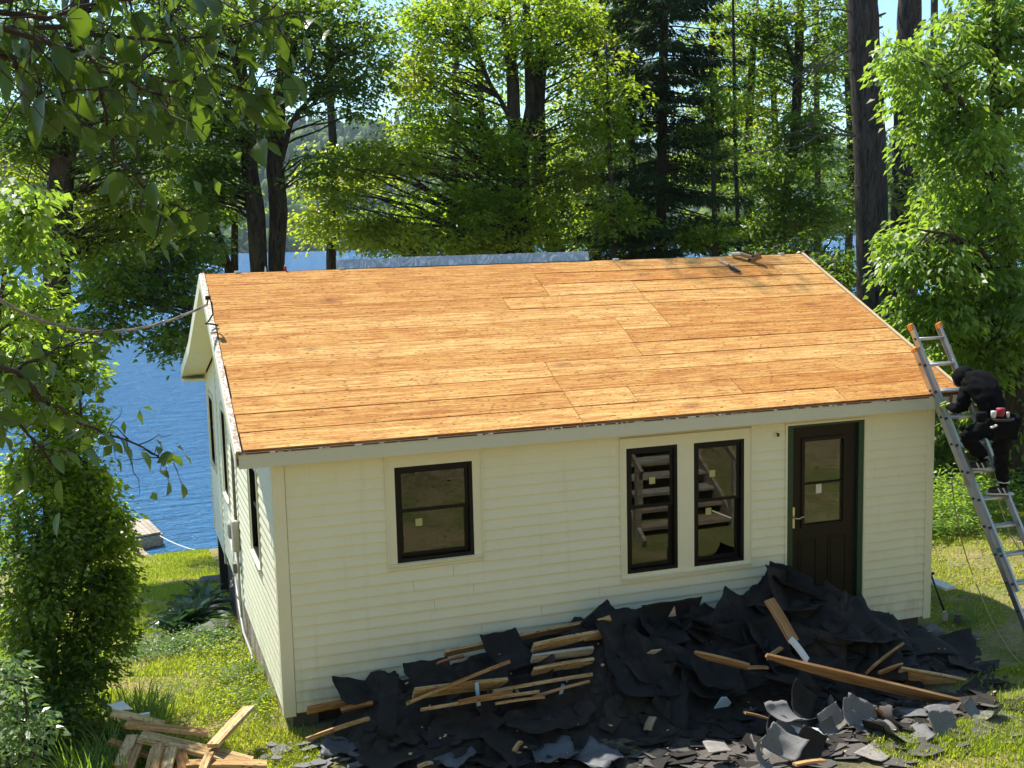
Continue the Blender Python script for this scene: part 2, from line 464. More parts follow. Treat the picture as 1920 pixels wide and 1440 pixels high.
# ------------------------------------------------------------------ setting: ground, water, hills
def build_ground():
    xs = np.concatenate([np.linspace(-400, -20, 12), np.linspace(-16, -5, 10), np.linspace(-4.5, 12, 90), np.linspace(13, 40, 20), np.linspace(60, 600, 10)])
    ys = np.concatenate([np.linspace(-150, -34, 8), np.linspace(-30, -5, 26), np.linspace(-4.6, 18, 110), np.linspace(20, 60, 6)])
    V = [(x, y, ground_z(x, y)) for y in ys for x in xs]
    nx = len(xs)
    F = [(j * nx + i, j * nx + i + 1, (j + 1) * nx + i + 1, (j + 1) * nx + i) for j in range(len(ys) - 1) for i in range(nx - 1)]
    m = MB(); m.V = V; m.F = F
    return m.build('ground', MAT['lawn'], smooth=True, kind='structure')
build_ground()
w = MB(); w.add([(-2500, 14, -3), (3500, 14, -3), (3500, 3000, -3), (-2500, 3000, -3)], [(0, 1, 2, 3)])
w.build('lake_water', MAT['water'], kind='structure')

def hill_h(x, y):
    """far shore terrain, y from 560 on"""
    t = max(0, (y - 560))
    r = 1 - math.exp(-t / 230)
    ridge = 84 + 22 * noise.noise(Vector((x * .0028, 1.3, 0))) + 10 * noise.noise(Vector((x * .009, 5.1, 0)))
    ridge += 14 * math.exp(-((x + 60) / 160) ** 2)
    return -3.2 + r * ridge * 1.15 + 3 * noise.noise(Vector((x * .02, y * .02, 3))) * min(1, t / 60)
def build_hills():
    xs = np.linspace(-900, 1500, 90); ys = np.linspace(552, 1300, 26)
    V = [(x, y + 40 * noise.noise(Vector((x * .004, 9, 0))), hill_h(x, y)) for y in ys for x in xs]; nx = len(xs)
    F = [(j * nx + i, j * nx + i + 1, (j + 1) * nx + i + 1, (j + 1) * nx + i) for j in range(len(ys) - 1) for i in range(nx - 1)]
    m = MB(); m.V = V; m.F = F
    m.build('hills', MAT['far_tree'], smooth=True, kind='structure')
    # forest on the hills
    import bmesh
    bm = bmesh.new(); bmesh.ops.create_icosphere(bm, subdivisions=1 + 1, radius=1)
    IV = np.array([v.co[:] for v in bm.verts]); IF = np.array([[v.index for v in f.verts] for f in bm.faces]); bm.free()
    cone = np.array([(math.cos(k * PI / 3) * r, math.sin(k * PI / 3) * r, z) for r, z in ((1, -.5), (.7, .1), (.75, .15), (.35, .8)) for k in range(6)] + [(0, 0, 1.5)])
    CFc = np.array([(r * 6 + k, r * 6 + (k + 1) % 6, (r + 1) * 6 + k) for r in range(3) for k in range(6)] + [(r * 6 + (k + 1) % 6, (r + 1) * 6 + (k + 1) % 6, (r + 1) * 6 + k) for r in range(3) for k in range(6)] + [(18 + k, 18 + (k + 1) % 6, 24) for k in range(6)])
    Vs = []; Fs = []; A = []; b = 0; n = 0
    tries = 0
    while n < 5200 and tries < 40000:
        tries += 1
        y = 552 + 420 * RNG.random() ** 1.5
        ax = RNG.uniform(-.17, .95)
        x = CX + (y - CY) * math.tan(ax)
        dist = math.hypot(x - CX, y - CY)
        yy = y + 40 * noise.noise(Vector((x * .004, 9, 0)))
        z = hill_h(x, y)
        con = RNG.random() < .3
        s = RNG.uniform(2.2, 4.8) * (1 + .5 * (RNG.random() < .1))
        T = cone if con else IV
        P = T.copy()
        if not con:
            P = P * (1 + RNG.normal(0, .22, (len(P), 1)))
            P = P * [s, s, s * RNG.uniform(.9, 1.5)]
            P[:, 2] += s * .9
        else:
            P = P * (1 + RNG.normal(0, .06, (len(P), 1))) * [s * .6, s * .6, s * 1.5]; P[:, 2] += s * 1.2
        P += [x, yy, z]
        f = CFc if con else IF
        Vs.append(P); Fs.append(f + b); b += len(P)
        val = (RNG.uniform(0, .2) if con else RNG.uniform(.25, 1))
        A.append(np.full(len(f), val) + RNG.normal(0, .13, len(f)))
        n += 1
    tri_mesh('forest', np.vstack(Vs), np.vstack(Fs), MAT['far_tree'], np.concatenate(A), kind='stuff')

def tri_mesh(name, V, F, mat, attr=None, parent=None, kind=None, smooth=False):
    V = np.asarray(V, float) - origin(parent)
    k = F.shape[1]
    me = bpy.data.meshes.new(name)
    me.vertices.add(len(V)); me.vertices.foreach_set('co', V.astype(np.float32).ravel())
    me.loops.add(F.size); me.loops.foreach_set('vertex_index', F.astype(np.int32).ravel())
    me.polygons.add(len(F)); me.polygons.foreach_set('loop_start', np.arange(0, F.size, k, dtype=np.int32))
    me.polygons.foreach_set('loop_total', np.full(len(F), k, dtype=np.int32))
    if smooth: me.polygons.foreach_set('use_smooth', np.ones(len(F), bool))
    me.materials.append(mat)
    if attr is not None:
        a = me.attributes.new('v', 'FLOAT', 'FACE'); a.data.foreach_set('value', np.clip(attr, 0, 1).astype(np.float32))
    me.update(calc_edges=True)
    o = bpy.data.objects.new(name, me); linkobj(o, parent); ORG[o.name] = origin(parent)
    if kind: o['kind'] = kind
    return o
build_hills()

# haze
hz = MB(); hz.box(-1050, 1650, -160, 1500, -9, 135)
hm = bpy.data.materials.new('haze'); hm.use_nodes = True; hm.node_tree.nodes.clear()
pv = hm.node_tree.nodes.new('ShaderNodeVolumePrincipled'); pv.inputs['Density'].default_value = .00017; pv.inputs['Color'].default_value = (.75, .87, 1, 1); pv.inputs['Anisotropy'].default_value = .2
ho = hm.node_tree.nodes.new('ShaderNodeOutputMaterial'); hm.node_tree.links.new(pv.outputs[0], ho.inputs['Volume'])
hz.build('haze', hm, kind='stuff')

# ------------------------------------------------------------------ foliage
def unit(a): return a / (np.linalg.norm(a, axis=-1, keepdims=True) + 1e-9)

def leaf_quads(P, L, W, axis, nrm, fold=.25):
    """diamond leaves. P base points, axis unit leaf direction, nrm approx normal"""
    side = unit(np.cross(axis, nrm)); nn = np.cross(side, axis)
    L = np.asarray(L).reshape(-1, 1); W = np.asarray(W).reshape(-1, 1)
    a = P; t = P + axis * L - nn * L * .12
    m = P + axis * L * .42 + nn * W * fold
    l = m + side * W * .5; r = m - side * W * .5
    V = np.stack([a, l, t, r], 1).reshape(-1, 3)
    F = np.arange(len(P) * 4).reshape(-1, 4)
    return V, F

def spray(cs, rs, n, size, flat=.28, droop=.35, wr=.62, up=.8, jitter=.45):
    """leaves scattered in flattened discs. cs Kx3 centres, rs K radii, n leaves each"""
    K = len(cs); N_ = K * n
    c = np.repeat(cs, n, 0); r = np.repeat(rs, n)[:, None]
    ang = RNG.uniform(0, 2 * PI, N_); rad = np.sqrt(RNG.random(N_)) * (1 + .25 * np.sin(ang * 3 + np.repeat(RNG.uniform(0, 6, K), n)))
    tilt = np.repeat(RNG.normal(0, .25, (K, 2)), n, 0)
    d = np.stack([np.cos(ang), np.sin(ang), np.zeros(N_)], 1)
    off = d * (rad[:, None] * r)
    off[:, 2] = off[:, 0] * tilt[:, 0] + off[:, 1] * tilt[:, 1] + RNG.normal(0, 1, N_) * r[:, 0] * flat * .6 - rad ** 2 * r[:, 0] * droop * .5
    P = c + off
    ax = unit(d + RNG.normal(0, .6, (N_, 3)) * [1, 1, .5] + np.array([0, 0, -droop]))
    nr = unit(np.stack([RNG.normal(0, jitter, N_), RNG.normal(0, jitter, N_), np.full(N_, up)], 1))
    L = size * RNG.uniform(.65, 1.25, N_); W = L * wr * RNG.uniform(.8, 1.15, N_)
    V, F = leaf_quads(P, L, W, ax, nr)
    A = np.clip(np.repeat(RNG.normal(.45, .2, K), n) + RNG.normal(0, .17, N_), 0, 1)
    return V, F, A

def cat(parts):
    Vs = []; Fs = []; As = []; b = 0
    for V, F, A in parts:
        Vs.append(V); Fs.append(F + b); As.append(A); b += len(V)
    return np.vstack(Vs), np.vstack(Fs), np.concatenate(As)

def wobble(p0, p1, n, amp, sag=0):
    p0 = np.array(p0, float); p1 = np.array(p1, float); L = np.linalg.norm(p1 - p0)
    out = []
    ph = RNG.uniform(0, 100)
    for i in range(n + 1):
        t = i / n
        p = p0 + (p1 - p0) * t
        e = math.sin(t * PI)
        q = np.array([noise.noise(Vector((t * 2.2 + ph, k * 7.7, 0))) for k in range(3)]) * amp * L * e
        p = p + q; p[2] += sag * L * e
        out.append(p)
    return out

def tree(name, label, trunks, blobs, leaf='leaf_maple', size=.10, n=120, sprayr=(.45, .9), bark_m='bark',
         group=None, cat_='tree', flat=.28, droop=.35, wr=.62, limb_r=.035, crown_name='crown', crown2=None, up=.8, jitter=.45, sink=.3):
    """trunks: list of (points, radii) polylines; blobs: (centre, (rx,ry,rz), count)"""
    b0 = np.array(trunks[0][0][0], float)
    clump = sprayr[0] >= .35
    if .09 <= size < .13: size *= 1.15; n = int(n * .85)
    if clump: n = int(n * .56); sprayr = (sprayr[0] * .62, sprayr[1] * .68)
    root = thing(name, label, cat_, b0, group)
    m = MB()
    allp = []
    for pts, rad in trunks:
        # densify
        P = []; R_ = []
        for i in range(len(pts) - 1):
            k = 5
            for j in range(k):
                t = j / k
                p = np.array(pts[i]) * (1 - t) + np.array(pts[i + 1]) * t
                w_ = min(rad[i], rad[i + 1]) * .25
                p = p + [w_ * noise.noise(Vector(tuple(p * .7))), w_ * noise.noise(Vector(tuple(p * .7 + 9))), 0]
                P.append(p); R_.append(rad[i] * (1 - t) + rad[i + 1] * t)
        P.append(np.array(pts[-1], float)); R_.append(rad[-1])
        m.tube(P, R_, 14 if rad[0] > .15 else 8)
        allp += P
    allp = np.array(allp)
    parts = []; parts2 = []
    for bl in blobs:
        c, r, cnt = bl[:3]; alt = len(bl) > 3
        c = np.array(c); r = np.array(r)
        if clump: cnt = int(cnt * 1.75)
        u = unit(RNG.normal(0, 1, (cnt, 3))) * (RNG.random((cnt, 1)) ** .45)
        cs = c + u * r
        rs = RNG.uniform(sprayr[0], sprayr[1], cnt)
        for i in range(cnt):
            d = np.linalg.norm(allp[:, :2] - cs[i, :2], axis=1)
            want = cs[i, 2] - .35 * d
            j = np.argmin(np.abs(allp[:, 2] - want) + d * .35)
            if RNG.random() < (.4 if clump else .75):
                L = np.linalg.norm(cs[i] - allp[j])
                r0 = min(limb_r * (.4 + .25 * L), .09)
                m.tube(wobble(allp[j], cs[i], 7, .12, .05), np.linspace(r0, .006, 8), 5, False)
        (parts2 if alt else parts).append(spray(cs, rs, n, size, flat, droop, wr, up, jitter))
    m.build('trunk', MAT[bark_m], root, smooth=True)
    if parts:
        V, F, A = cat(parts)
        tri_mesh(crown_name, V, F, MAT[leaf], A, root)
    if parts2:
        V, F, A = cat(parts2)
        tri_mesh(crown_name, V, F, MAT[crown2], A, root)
    return root

def B(px, py, y, rpx, rpy, ry, cnt, *a):
    s = ppm(y, px, py); c = at(px, py, y)
    return (c, (rpx / s, ry, rpy / s), cnt, *a)
def T(y, pts, rads, base=True):
    """trunk polyline through image points at depth y (list of px,py[,y])"""
    P = [at(p[0], p[1], p[2] if len(p) > 2 else y) for p in pts]
    if base:
        b = P[0].copy(); b[2] = ground_z(b[0], b[1]) - .25
        P = [b] + P; rads = [rads[0] * 1.35] + list(rads)
    return (P, rads)

# left maple
tree('maple_tree', 'maple with a single thick dark trunk at the far left, in front of the lake',
     [T(12, [(112, 760), (108, 500), (118, 300), (135, 160), (150, 0), (170, -250)], [.25, .23, .21, .19, .16, .1]),
      T(12, [(120, 330), (170, 190, 11.5), (260, 120, 11.2), (330, 20, 11)], [.09, .07, .05, .03], False),
      T(12, [(125, 575), (210, 530, 11.3), (300, 520, 10.8), (380, 600, 10.2)], [.07, .06, .045, .02], False)],
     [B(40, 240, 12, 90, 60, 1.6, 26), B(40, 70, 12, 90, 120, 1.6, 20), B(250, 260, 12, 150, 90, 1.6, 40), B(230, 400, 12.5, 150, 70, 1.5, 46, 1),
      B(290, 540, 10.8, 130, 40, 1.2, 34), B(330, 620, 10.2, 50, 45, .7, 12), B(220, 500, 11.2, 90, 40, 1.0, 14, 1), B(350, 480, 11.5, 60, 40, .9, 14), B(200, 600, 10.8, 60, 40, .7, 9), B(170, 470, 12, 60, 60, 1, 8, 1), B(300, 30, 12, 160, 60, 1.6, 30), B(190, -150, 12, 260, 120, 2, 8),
      B(360, 420, 13, 70, 60, 1, 16), B(60, 300, 13, 60, 60, 1, 14, 1), B(170, 120, 12.5, 120, 70, 1.4, 26), B(30, 420, 12.5, 60, 60, 1, 12, 1), ((-3.6, 14.2, 12.5), (2.0, 2.0, 1.2), 22)],  # last blob: unseen high crown, added to throw dappled shade on the lawn
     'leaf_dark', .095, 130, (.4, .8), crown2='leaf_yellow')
# twin trunk maple
tree('maple_tree', 'maple forking into twin dark trunks behind the left end of the ridge',
     [T(14, [(487, 500), (478, 400), (470, 330), (462, 200), (440, 60), (420, -200)], [.18, .19, .17, .15, .12, .06]),
      T(14, [(520, 500), (522, 400), (515, 300), (520, 200), (545, 90), (560, -200)], [.17, .19, .18, .16, .14, .06]),
      T(14, [(520, 330), (545, 230, 13.6), (585, 180, 13.4), (640, 100, 13.2)], [.07, .055, .04, .02], False)],
     [B(450, 40, 14, 170, 90, 2, 46), B(640, 60, 13.5, 110, 90, 1.6, 40), B(390, 210, 13.5, 110, 80, 1.6, 40), B(330, 110, 14.5, 120, 90, 1.4, 26), B(350, 330, 14.5, 90, 60, 1.2, 18), B(560, 40, 14, 90, 60, 1.2, 20), B(670, 170, 13, 60, 60, 1, 14),
      B(570, 160, 13.5, 70, 50, 1, 12), B(600, 310, 13.3, 40, 40, .7, 5), B(380, 330, 14.5, 90, 70, 1.2, 24), B(450, -170, 14, 260, 90, 2, 8), ((2.7, 11.3, 17.4), (1.3, .5, .6), 7)],  # last blob: crown part above the view, added to dapple the roof near the ridge
     'leaf_dark', .10, 120, (.4, .85))
tree('young_maple_tree', 'slim leaning pair of dark stems left of the twin trunked maple',
     [T(16, [(428, 500), (412, 450), (395, 400), (370, 330)], [.09, .085, .07, .04]), T(16, [(440, 505), (440, 430), (436, 350), (430, 200)], [.09, .08, .07, .04])],
     [B(390, 380, 16, 80, 40, 1.4, 18), B(250, 440, 15.5, 110, 50, 1.2, 26, 1)], 'leaf_maple', .10, 110, crown2='leaf_yellow')
# centre maple
tree('maple_tree', 'broad multi stemmed maple behind the middle of the ridge with cracked split trunk',
     [T(14, [(985, 500), (978, 420), (975, 330), (965, 260), (962, 160), (950, 40), (930, -250)], [.20, .19, .19, .15, .14, .11, .05]),
      T(14.3, [(1050, 500), (1030, 440), (1010, 340), (1008, 200), (1015, 80), (1030, -200)], [.22, .2, .17, .16, .13, .05]),
      T(14, [(978, 290), (995, 200), (990, 80), (980, -150)], [.13, .12, .1, .05], False),
      T(14, [(965, 240), (940, 190), (920, 160), (880, 60)], [.06, .05, .045, .03], False),
      T(14, [(985, 400), (955, 330), (930, 280), (900, 200)], [.07, .055, .045, .03], False)],
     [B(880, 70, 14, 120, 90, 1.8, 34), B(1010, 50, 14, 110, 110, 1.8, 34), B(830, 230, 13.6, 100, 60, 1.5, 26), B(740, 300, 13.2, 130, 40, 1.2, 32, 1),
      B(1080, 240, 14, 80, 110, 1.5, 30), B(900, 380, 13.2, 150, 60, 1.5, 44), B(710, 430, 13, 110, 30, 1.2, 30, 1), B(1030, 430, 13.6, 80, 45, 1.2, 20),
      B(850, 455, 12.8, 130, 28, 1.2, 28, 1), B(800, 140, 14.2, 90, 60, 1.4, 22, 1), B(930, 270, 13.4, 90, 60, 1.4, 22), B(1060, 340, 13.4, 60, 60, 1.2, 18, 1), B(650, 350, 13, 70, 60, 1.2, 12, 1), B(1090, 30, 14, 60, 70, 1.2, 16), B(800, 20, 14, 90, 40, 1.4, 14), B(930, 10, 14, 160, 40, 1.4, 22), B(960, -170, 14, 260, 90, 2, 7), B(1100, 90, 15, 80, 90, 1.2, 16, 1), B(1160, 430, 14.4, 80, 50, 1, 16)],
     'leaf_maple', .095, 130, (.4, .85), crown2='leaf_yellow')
# trees to the right of the spruce
tree('maple_tree', 'straight dark trunked maple between the spruce and the thick pine',
     [T(16, [(1453, 475), (1470, 380), (1490, 270), (1498, 100), (1500, 0), (1505, -200)], [.22, .16, .13, .12, .11, .06]),
      T(16, [(1492, 130), (1470, 60), (1462, 0), (1450, -100)], [.07, .06, .05, .03], False)],
     [B(1450, 90, 16, 90, 90, 1.5, 26), B(1540, 120, 16, 60, 70, 1.3, 16), B(1500, 260, 15.5, 80, 70, 1.3, 26), B(1440, 330, 15.5, 90, 60, 1.3, 26),
      B(1520, 400, 15, 80, 50, 1.2, 28), B(1420, 430, 15, 60, 35, 1, 14), B(1480, -160, 16, 150, 80, 2, 5), B(1400, 20, 16, 110, 40, 1.5, 18), B(1560, 30, 16, 60, 50, 1.2, 14)],
     'leaf_dark', .11, 110, (.45, .85))
tree('slender_tree', 'slender pale trunked tree just right of the dark spruce',
     [T(17, [(1405, 480), (1400, 350), (1405, 200), (1415, 60), (1425, -150)], [.13, .11, .10, .08, .05])],
     [B(1390, 60, 17, 50, 80, 1.2, 12, 1), B(1420, 210, 17, 60, 60, 1.2, 14, 1), B(1370, 440, 17, 60, 40, 1, 12)], 'leaf_maple', .11, 100, crown2='leaf_yellow')
tree('slender_tree', 'very thin dark stem rising beside the spruce top',
     [T(15, [(1385, 480), (1378, 250), (1375, 60), (1372, -150)], [.06, .05, .035, .02])], [B(1385, 250, 15, 25, 60, .5, 5)], 'leaf_dark', .1, 80)
tree('slender_tree', 'thin straight trunk halfway between the dark maple and the thick pine',
     [T(20, [(1535, 480), (1532, 250), (1530, 0), (1530, -200)], [.10, .09, .08, .05])],
     [B(1555, 260, 19, 40, 60, 1, 10), B(1560, 400, 18, 50, 50, 1, 12)], 'leaf_dark', .11, 100)
tree('shrub', 'dark leafy shrub on the bank behind the right half of the ridge',
     [T(12, [(1560, 540), (1560, 480)], [.05, .03])],
     [B(1560, 510, 12, 70, 40, .8, 26), B(1500, 470, 14, 90, 25, 1, 18)], 'leaf_dark', .10, 110, cat_='shrub')

tree('young_maple_tree', 'young maple whose leaves overlap the left side of the big spruce',
     [T(11.8, [(1150, 500), (1146, 350), (1140, 200), (1136, 80)], [.06, .05, .035, .015])],
     [B(1140, 190, 11.8, 55, 110, .8, 16), B(1165, 400, 11.8, 60, 50, .8, 12)], 'leaf_maple', .10, 120, (.4, .8))
tree('young_maple_tree', 'young maple whose leaves overlap the right side of the big spruce',
     [T(11.8, [(1342, 500), (1338, 350), (1335, 200), (1330, 100)], [.06, .05, .035, .015])],
     [B(1335, 220, 11.8, 50, 90, .8, 12), B(1310, 445, 11.8, 70, 30, .8, 10)], 'leaf_maple', .10, 120, (.4, .8))
# looser trees further along the shore that close the gaps
for px_, y_, lab, blobs_, lf, alt in [
    (620, 19, 'sunlit shore tree right of the twin trunked maple', [B(640, 330, 19, 80, 60, 1.5, 18), B(600, 420, 19, 70, 40, 1.2, 16)], 'leaf_yellow', None),
    (900, 20, 'shore tree filling the gaps behind the broad centre maple', [B(860, 180, 20, 130, 110, 1.8, 34), B(960, 330, 20, 140, 80, 1.8, 34), B(800, 420, 20, 120, 50, 1.2, 24)], 'leaf_maple', None),
    (1120, 20, 'yellow green shore tree between the broad maple and the spruce', [B(1110, 60, 20, 120, 110, 1.8, 34), B(1130, 230, 20, 90, 90, 1.5, 28), B(1110, 400, 20, 90, 60, 1.5, 20)], 'leaf_yellow', None),
    (1340, 22, 'shore tree behind the right side of the spruce', [B(1340, 130, 22, 90, 120, 1.8, 40), B(1340, 300, 22, 90, 100, 1.8, 30), B(1350, 430, 21, 90, 40, 1.2, 18)], 'leaf_maple', None),
    (1450, 22, 'shore tree behind the straight dark trunk', [B(1450, 180, 22, 120, 120, 1.8, 46), B(1440, 320, 22, 130, 60, 1.5, 30), B(1480, 420, 22, 120, 40, 1.2, 22)], 'leaf_maple', None),
    (1590, 22, 'shore tree half hidden by the thick pine trunk', [B(1580, 330, 22, 80, 110, 1.5, 30), B(1550, 130, 22, 70, 110, 1.2, 26), B(1680, 330, 21, 60, 90, 1.5, 20)], 'leaf_dark', None),
    ]:
    tree('shore_tree', lab, [T(y_, [(px_, 490), (px_ + 6, 300), (px_ - 4, 100), (px_, -120)], [.13, .11, .09, .05])], blobs_, lf, .12, 95, (.5, .95))

# spruce: whorls of drooping branches
def conifer(name, label, y, top, base, x_px, width_px, n_br, mat='needle', seed=3, trunk_r=.13, dens=70, group=None, zb=None):
    rg = np.random.default_rng(seed)
    b = at(x_px[0], base, y); t = at(x_px[1], top, y)
    g = b.copy(); g[2] = ground_z(b[0], b[1]) - .2
    root = thing(name, label, 'tree', g, group)
    m = MB(); m.tube([g, b, (b + t) / 2, t], [trunk_r * 1.2, trunk_r, trunk_r * .75, .04], 9)
    s = ppm(y); Wd = width_px / s
    P = []; AX = []; L = []; W = []; NR = []
    for i in range(n_br):
        f = rg.random() ** .9
        p0 = b + (t - b) * f
        ang = rg.uniform(0, 2 * PI)
        ln = Wd * (1 - .55 * f) * rg.uniform(.6, 1.1)
        d = np.array([math.cos(ang), math.sin(ang), 0])
        rise = rg.uniform(-.05, .12)
        pts = [p0 + d * ln * u + np.array([0, 0, 1]) * ln * (rise * u - .28 * u ** 1.6 + .16 * u ** 4) for u in np.linspace(0, 1, 7)]
        m.tube(pts, np.linspace(.022, .005, 7), 4, False)
        pts = np.array(pts)
        perp = np.array([-d[1], d[0], 0])
        k = int(dens * ln)
        u = rg.random(k) ** .8 * .92 + .08
        idx = u * 6; i0 = np.minimum(idx.astype(int), 5); fr = (idx - i0)[:, None]
        q = pts[i0] * (1 - fr) + pts[i0 + 1] * fr
        sg = rg.choice([-1, 1], k)[:, None]
        lat = (ln * .30 * (1.15 - u))[:, None] * rg.random((k, 1))
        q = q + perp * sg * lat + d * lat * .5
        q[:, 2] -= lat[:, 0] * .35 + rg.random(k) * .10
        ax = unit(perp * sg * .7 + d * .7 + rg.normal(0, .3, (k, 3)) + [0, 0, -.45])
        P.append(q); AX.append(ax); L.append(rg.uniform(.12, .26, k)); W.append(rg.uniform(.022, .045, k))
        NR.append(unit(rg.normal(0, .35, (k, 3)) + [0, 0, 1]))
    V, F = leaf_quads(np.vstack(P), np.concatenate(L), np.concatenate(W), np.vstack(AX), np.vstack(NR), .1)
    m.build('trunk', MAT['twig'], root, smooth=True)
    tri_mesh('crown', V, F, MAT[mat], rg.random(len(F)), root)
    return root
conifer('spruce_tree', 'tall dark spruce with drooping needled branches right of centre', 13, -420, 560, (1238, 1250), 190, 330, dens=120)
conifer('spruce_tree', 'slimmer dark conifer trunk standing just left of the big spruce', 15.5, -350, 540, (1186, 1183), 125, 170, dens=120, seed=8, trunk_r=.1)

# pines with bare trunks
def dead_branches(m, y, lst):
    for a, bb, r in lst:
        p0 = at(*a, y); p1 = at(*bb, y - RNG.uniform(-.6, .9))
        pts = wobble(p0, p1, 8, .12, .04)
        m.tube(pts, np.linspace(r, .005, 9), 5, False)
        for k in range(5):
            i = RNG.integers(2, 8); q = np.array(pts[i]); L = np.linalg.norm(p1 - p0) * RNG.uniform(.15, .35)
            dd = unit((p1 - p0) + RNG.normal(0, .6, 3) * np.linalg.norm(p1 - p0) * .5)
            m.tube(wobble(q, q + dd * L, 4, .15), np.linspace(r * .35, .003, 5), 4, False)
def pine(label, y, pts, rads, dead, needles, mats='pine_bark'):
    P, R_ = T(y, pts, rads)
    root = thing('pine_tree', label, 'tree', P[0])
    m = MB()
    D = []; RR = []
    for i in range(len(P) - 1):
        for j in range(6):
            t = j / 6; D.append(P[i] * (1 - t) + P[i + 1] * t); RR.append((R_[i] * (1 - t) + R_[i + 1] * t) * (1 + .03 * math.sin(j * 2.3 + i)))
    D.append(P[-1]); RR.append(R_[-1])
    m.tube(D, RR, 26)
    m.build('trunk', MAT[mats], root, smooth=True)
    d = MB(); dead_branches(d, y, dead); d.build('dead_branch', MAT['dead_twig'], root)
    k = MB()
    for i in range(16):
        p = D[RNG.integers(4, len(D))]; a = RNG.uniform(PI, 2 * PI); r = RR[10]
        q = p + np.array([math.cos(a), math.sin(a), 0]) * r * .9
        k = MB(); k.tube([q, q + np.array([math.cos(a), math.sin(a), .3]) * RNG.uniform(.06, .16)], [.03, .018], 6); k.build('branch_stub', MAT['dead_twig'], root)
    if needles:
        prs = []
        for c, r, cnt in needles:
            u = unit(RNG.normal(0, 1, (cnt, 3))) * (RNG.random((cnt, 1)) ** .4); cs = np.array(c) + u * np.array(r)
            prs.append(spray(cs, RNG.uniform(.2, .4, cnt), 90, .13, .5, .1, .09, .5, .8))
        V, F, A = cat(prs); tri_mesh('crown', V, F, MAT['needle'], A, root)
    return root
pine('thick straight bare pine trunk, the widest, behind the right end of the ridge', 10.5,
     [(1640, 620), (1636, 450), (1630, 250), (1620, 80), (1615, -60), (1605, -420)], [.36, .335, .325, .315, .30, .22],
     [((1600, 75), (1440, 215), .02), ((1612, 90), (1480, 160), .028), ((1600, 250), (1470, 250), .03), ((1604, 255), (1350, 290), .025), ((1600, 130), (1480, 140), .018),
      ((1600, 22), (1480, 30), .022), ((1650, 200), (1675, 140), .02), ((1655, 250), (1690, 235), .02), ((1600, 215), (1500, 205), .018)],
     [(at(1600, -420, 10.5), (2.2, 2.2, 1.6), 60)])
pine('dark pine trunk forking near the top, to the right of the thick pine', 14,
     [(1690, 560), (1697, 400), (1700, 250), (1702, 120), (1706, 0), (1708, -300)], [.36, .335, .32, .30, .28, .2],
     [((1720, 90), (1800, 50), .06), ((1790, 50), (1910, 65), .045), ((1800, 55), (1900, 20), .02), ((1830, 55), (1890, 75), .02), ((1860, 60), (1915, 45), .02),
      ((1680, 95), (1650, 60), .02)],
     [(at(1860, -20, 14), (1.6, 1, .7), 24), (at(1700, -300, 14), (2.5, 2, 1.2), 40)])
tree('slender_tree', 'thin grey trunk seen in the sky gap right of the forked pine',
     [T(18, [(1775, 480), (1756, 250), (1750, 120), (1752, 0), (1755, -200)], [.14, .12, .11, .10, .06])],
     [B(1790, 420, 17, 60, 50, 1, 14), B(1740, 350, 17, 40, 60, 1, 10)], 'leaf_dark', .11, 100)
tree('pine_tree', 'soft needled pine with hazy twigs at the upper left sky gap',
     [T(17, [(850, 480), (853, 250), (855, 60), (855, -200)], [.12, .10, .08, .05]), T(17, [(853, 60), (770, 90), (715, 140)], [.03, .02, .01], False),
      T(17, [(853, 130), (790, 95), (740, 60)], [.03, .02, .01], False)],
     [B(745, 110, 17, 50, 50, .8, 9), B(800, 60, 17, 40, 30, .8, 6), B(690, 395, 12, 50, 30, .6, 5)], 'needle', .16, 120, (.35, .6), 'dead_twig', wr=.07, flat=.5)

# big leafy tree to the right of the cottage, drooping bright sprays
tree('ash_tree', 'bright green broadleaf tree with drooping sprays filling the right edge behind the ladder',
     [T(4.5, [(1905, 900), (1900, 700), (1890, 480), (1870, 250), (1860, 60), (1850, -200)], [.16, .15, .13, .1, .08, .04]),
      T(4.5, [(1895, 560), (1840, 470, 4.0), (1780, 440, 3.6), (1720, 430, 3.4)], [.06, .045, .03, .012], False),
      T(4.5, [(1880, 330), (1800, 190, 4.1), (1730, 120, 3.8)], [.06, .04, .015], False)],
     [B(1770, 140, 4.4, 90, 110, 1.0, 30), B(1695, 110, 4.0, 30, 50, .4, 6), B(1700, 480, 4.0, 35, 40, .4, 7), B(1870, 180, 4.8, 60, 130, 1.3, 34), B(1900, 60, 4.5, 70, 60, 1, 16), B(1780, 270, 4.4, 70, 60, 1, 22),
      B(1840, 390, 4.6, 90, 90, 1.3, 40), B(1740, 470, 4.2, 60, 60, .9, 34), B(1850, 560, 4.4, 90, 100, 1.2, 52), B(1740, 590, 4.4, 55, 50, .8, 30),
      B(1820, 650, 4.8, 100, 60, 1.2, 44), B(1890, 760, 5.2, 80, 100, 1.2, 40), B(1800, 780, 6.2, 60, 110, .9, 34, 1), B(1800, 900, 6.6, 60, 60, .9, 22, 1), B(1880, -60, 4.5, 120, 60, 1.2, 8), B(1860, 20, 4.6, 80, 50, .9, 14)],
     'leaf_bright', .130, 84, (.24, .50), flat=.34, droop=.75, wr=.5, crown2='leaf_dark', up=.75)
# trees on the right, further back, closing the gap
tree('maple_tree', 'shaded round maple behind the ladder, partly hidden by the bright tree',
     [T(9, [(1830, 800), (1830, 600), (1825, 300)], [.15, .13, .08])],
     [B(1770, 330, 12, 80, 70, 1.5, 30), B(1850, 430, 9, 120, 110, 1.5, 40), B(1830, 650, 8.5, 130, 130, 1.5, 60), B(1840, 860, 8, 120, 80, 1.2, 40), B(1740, 720, 9, 60, 90, .8, 20)],
     'leaf_dark', .11, 110, (.4, .8))

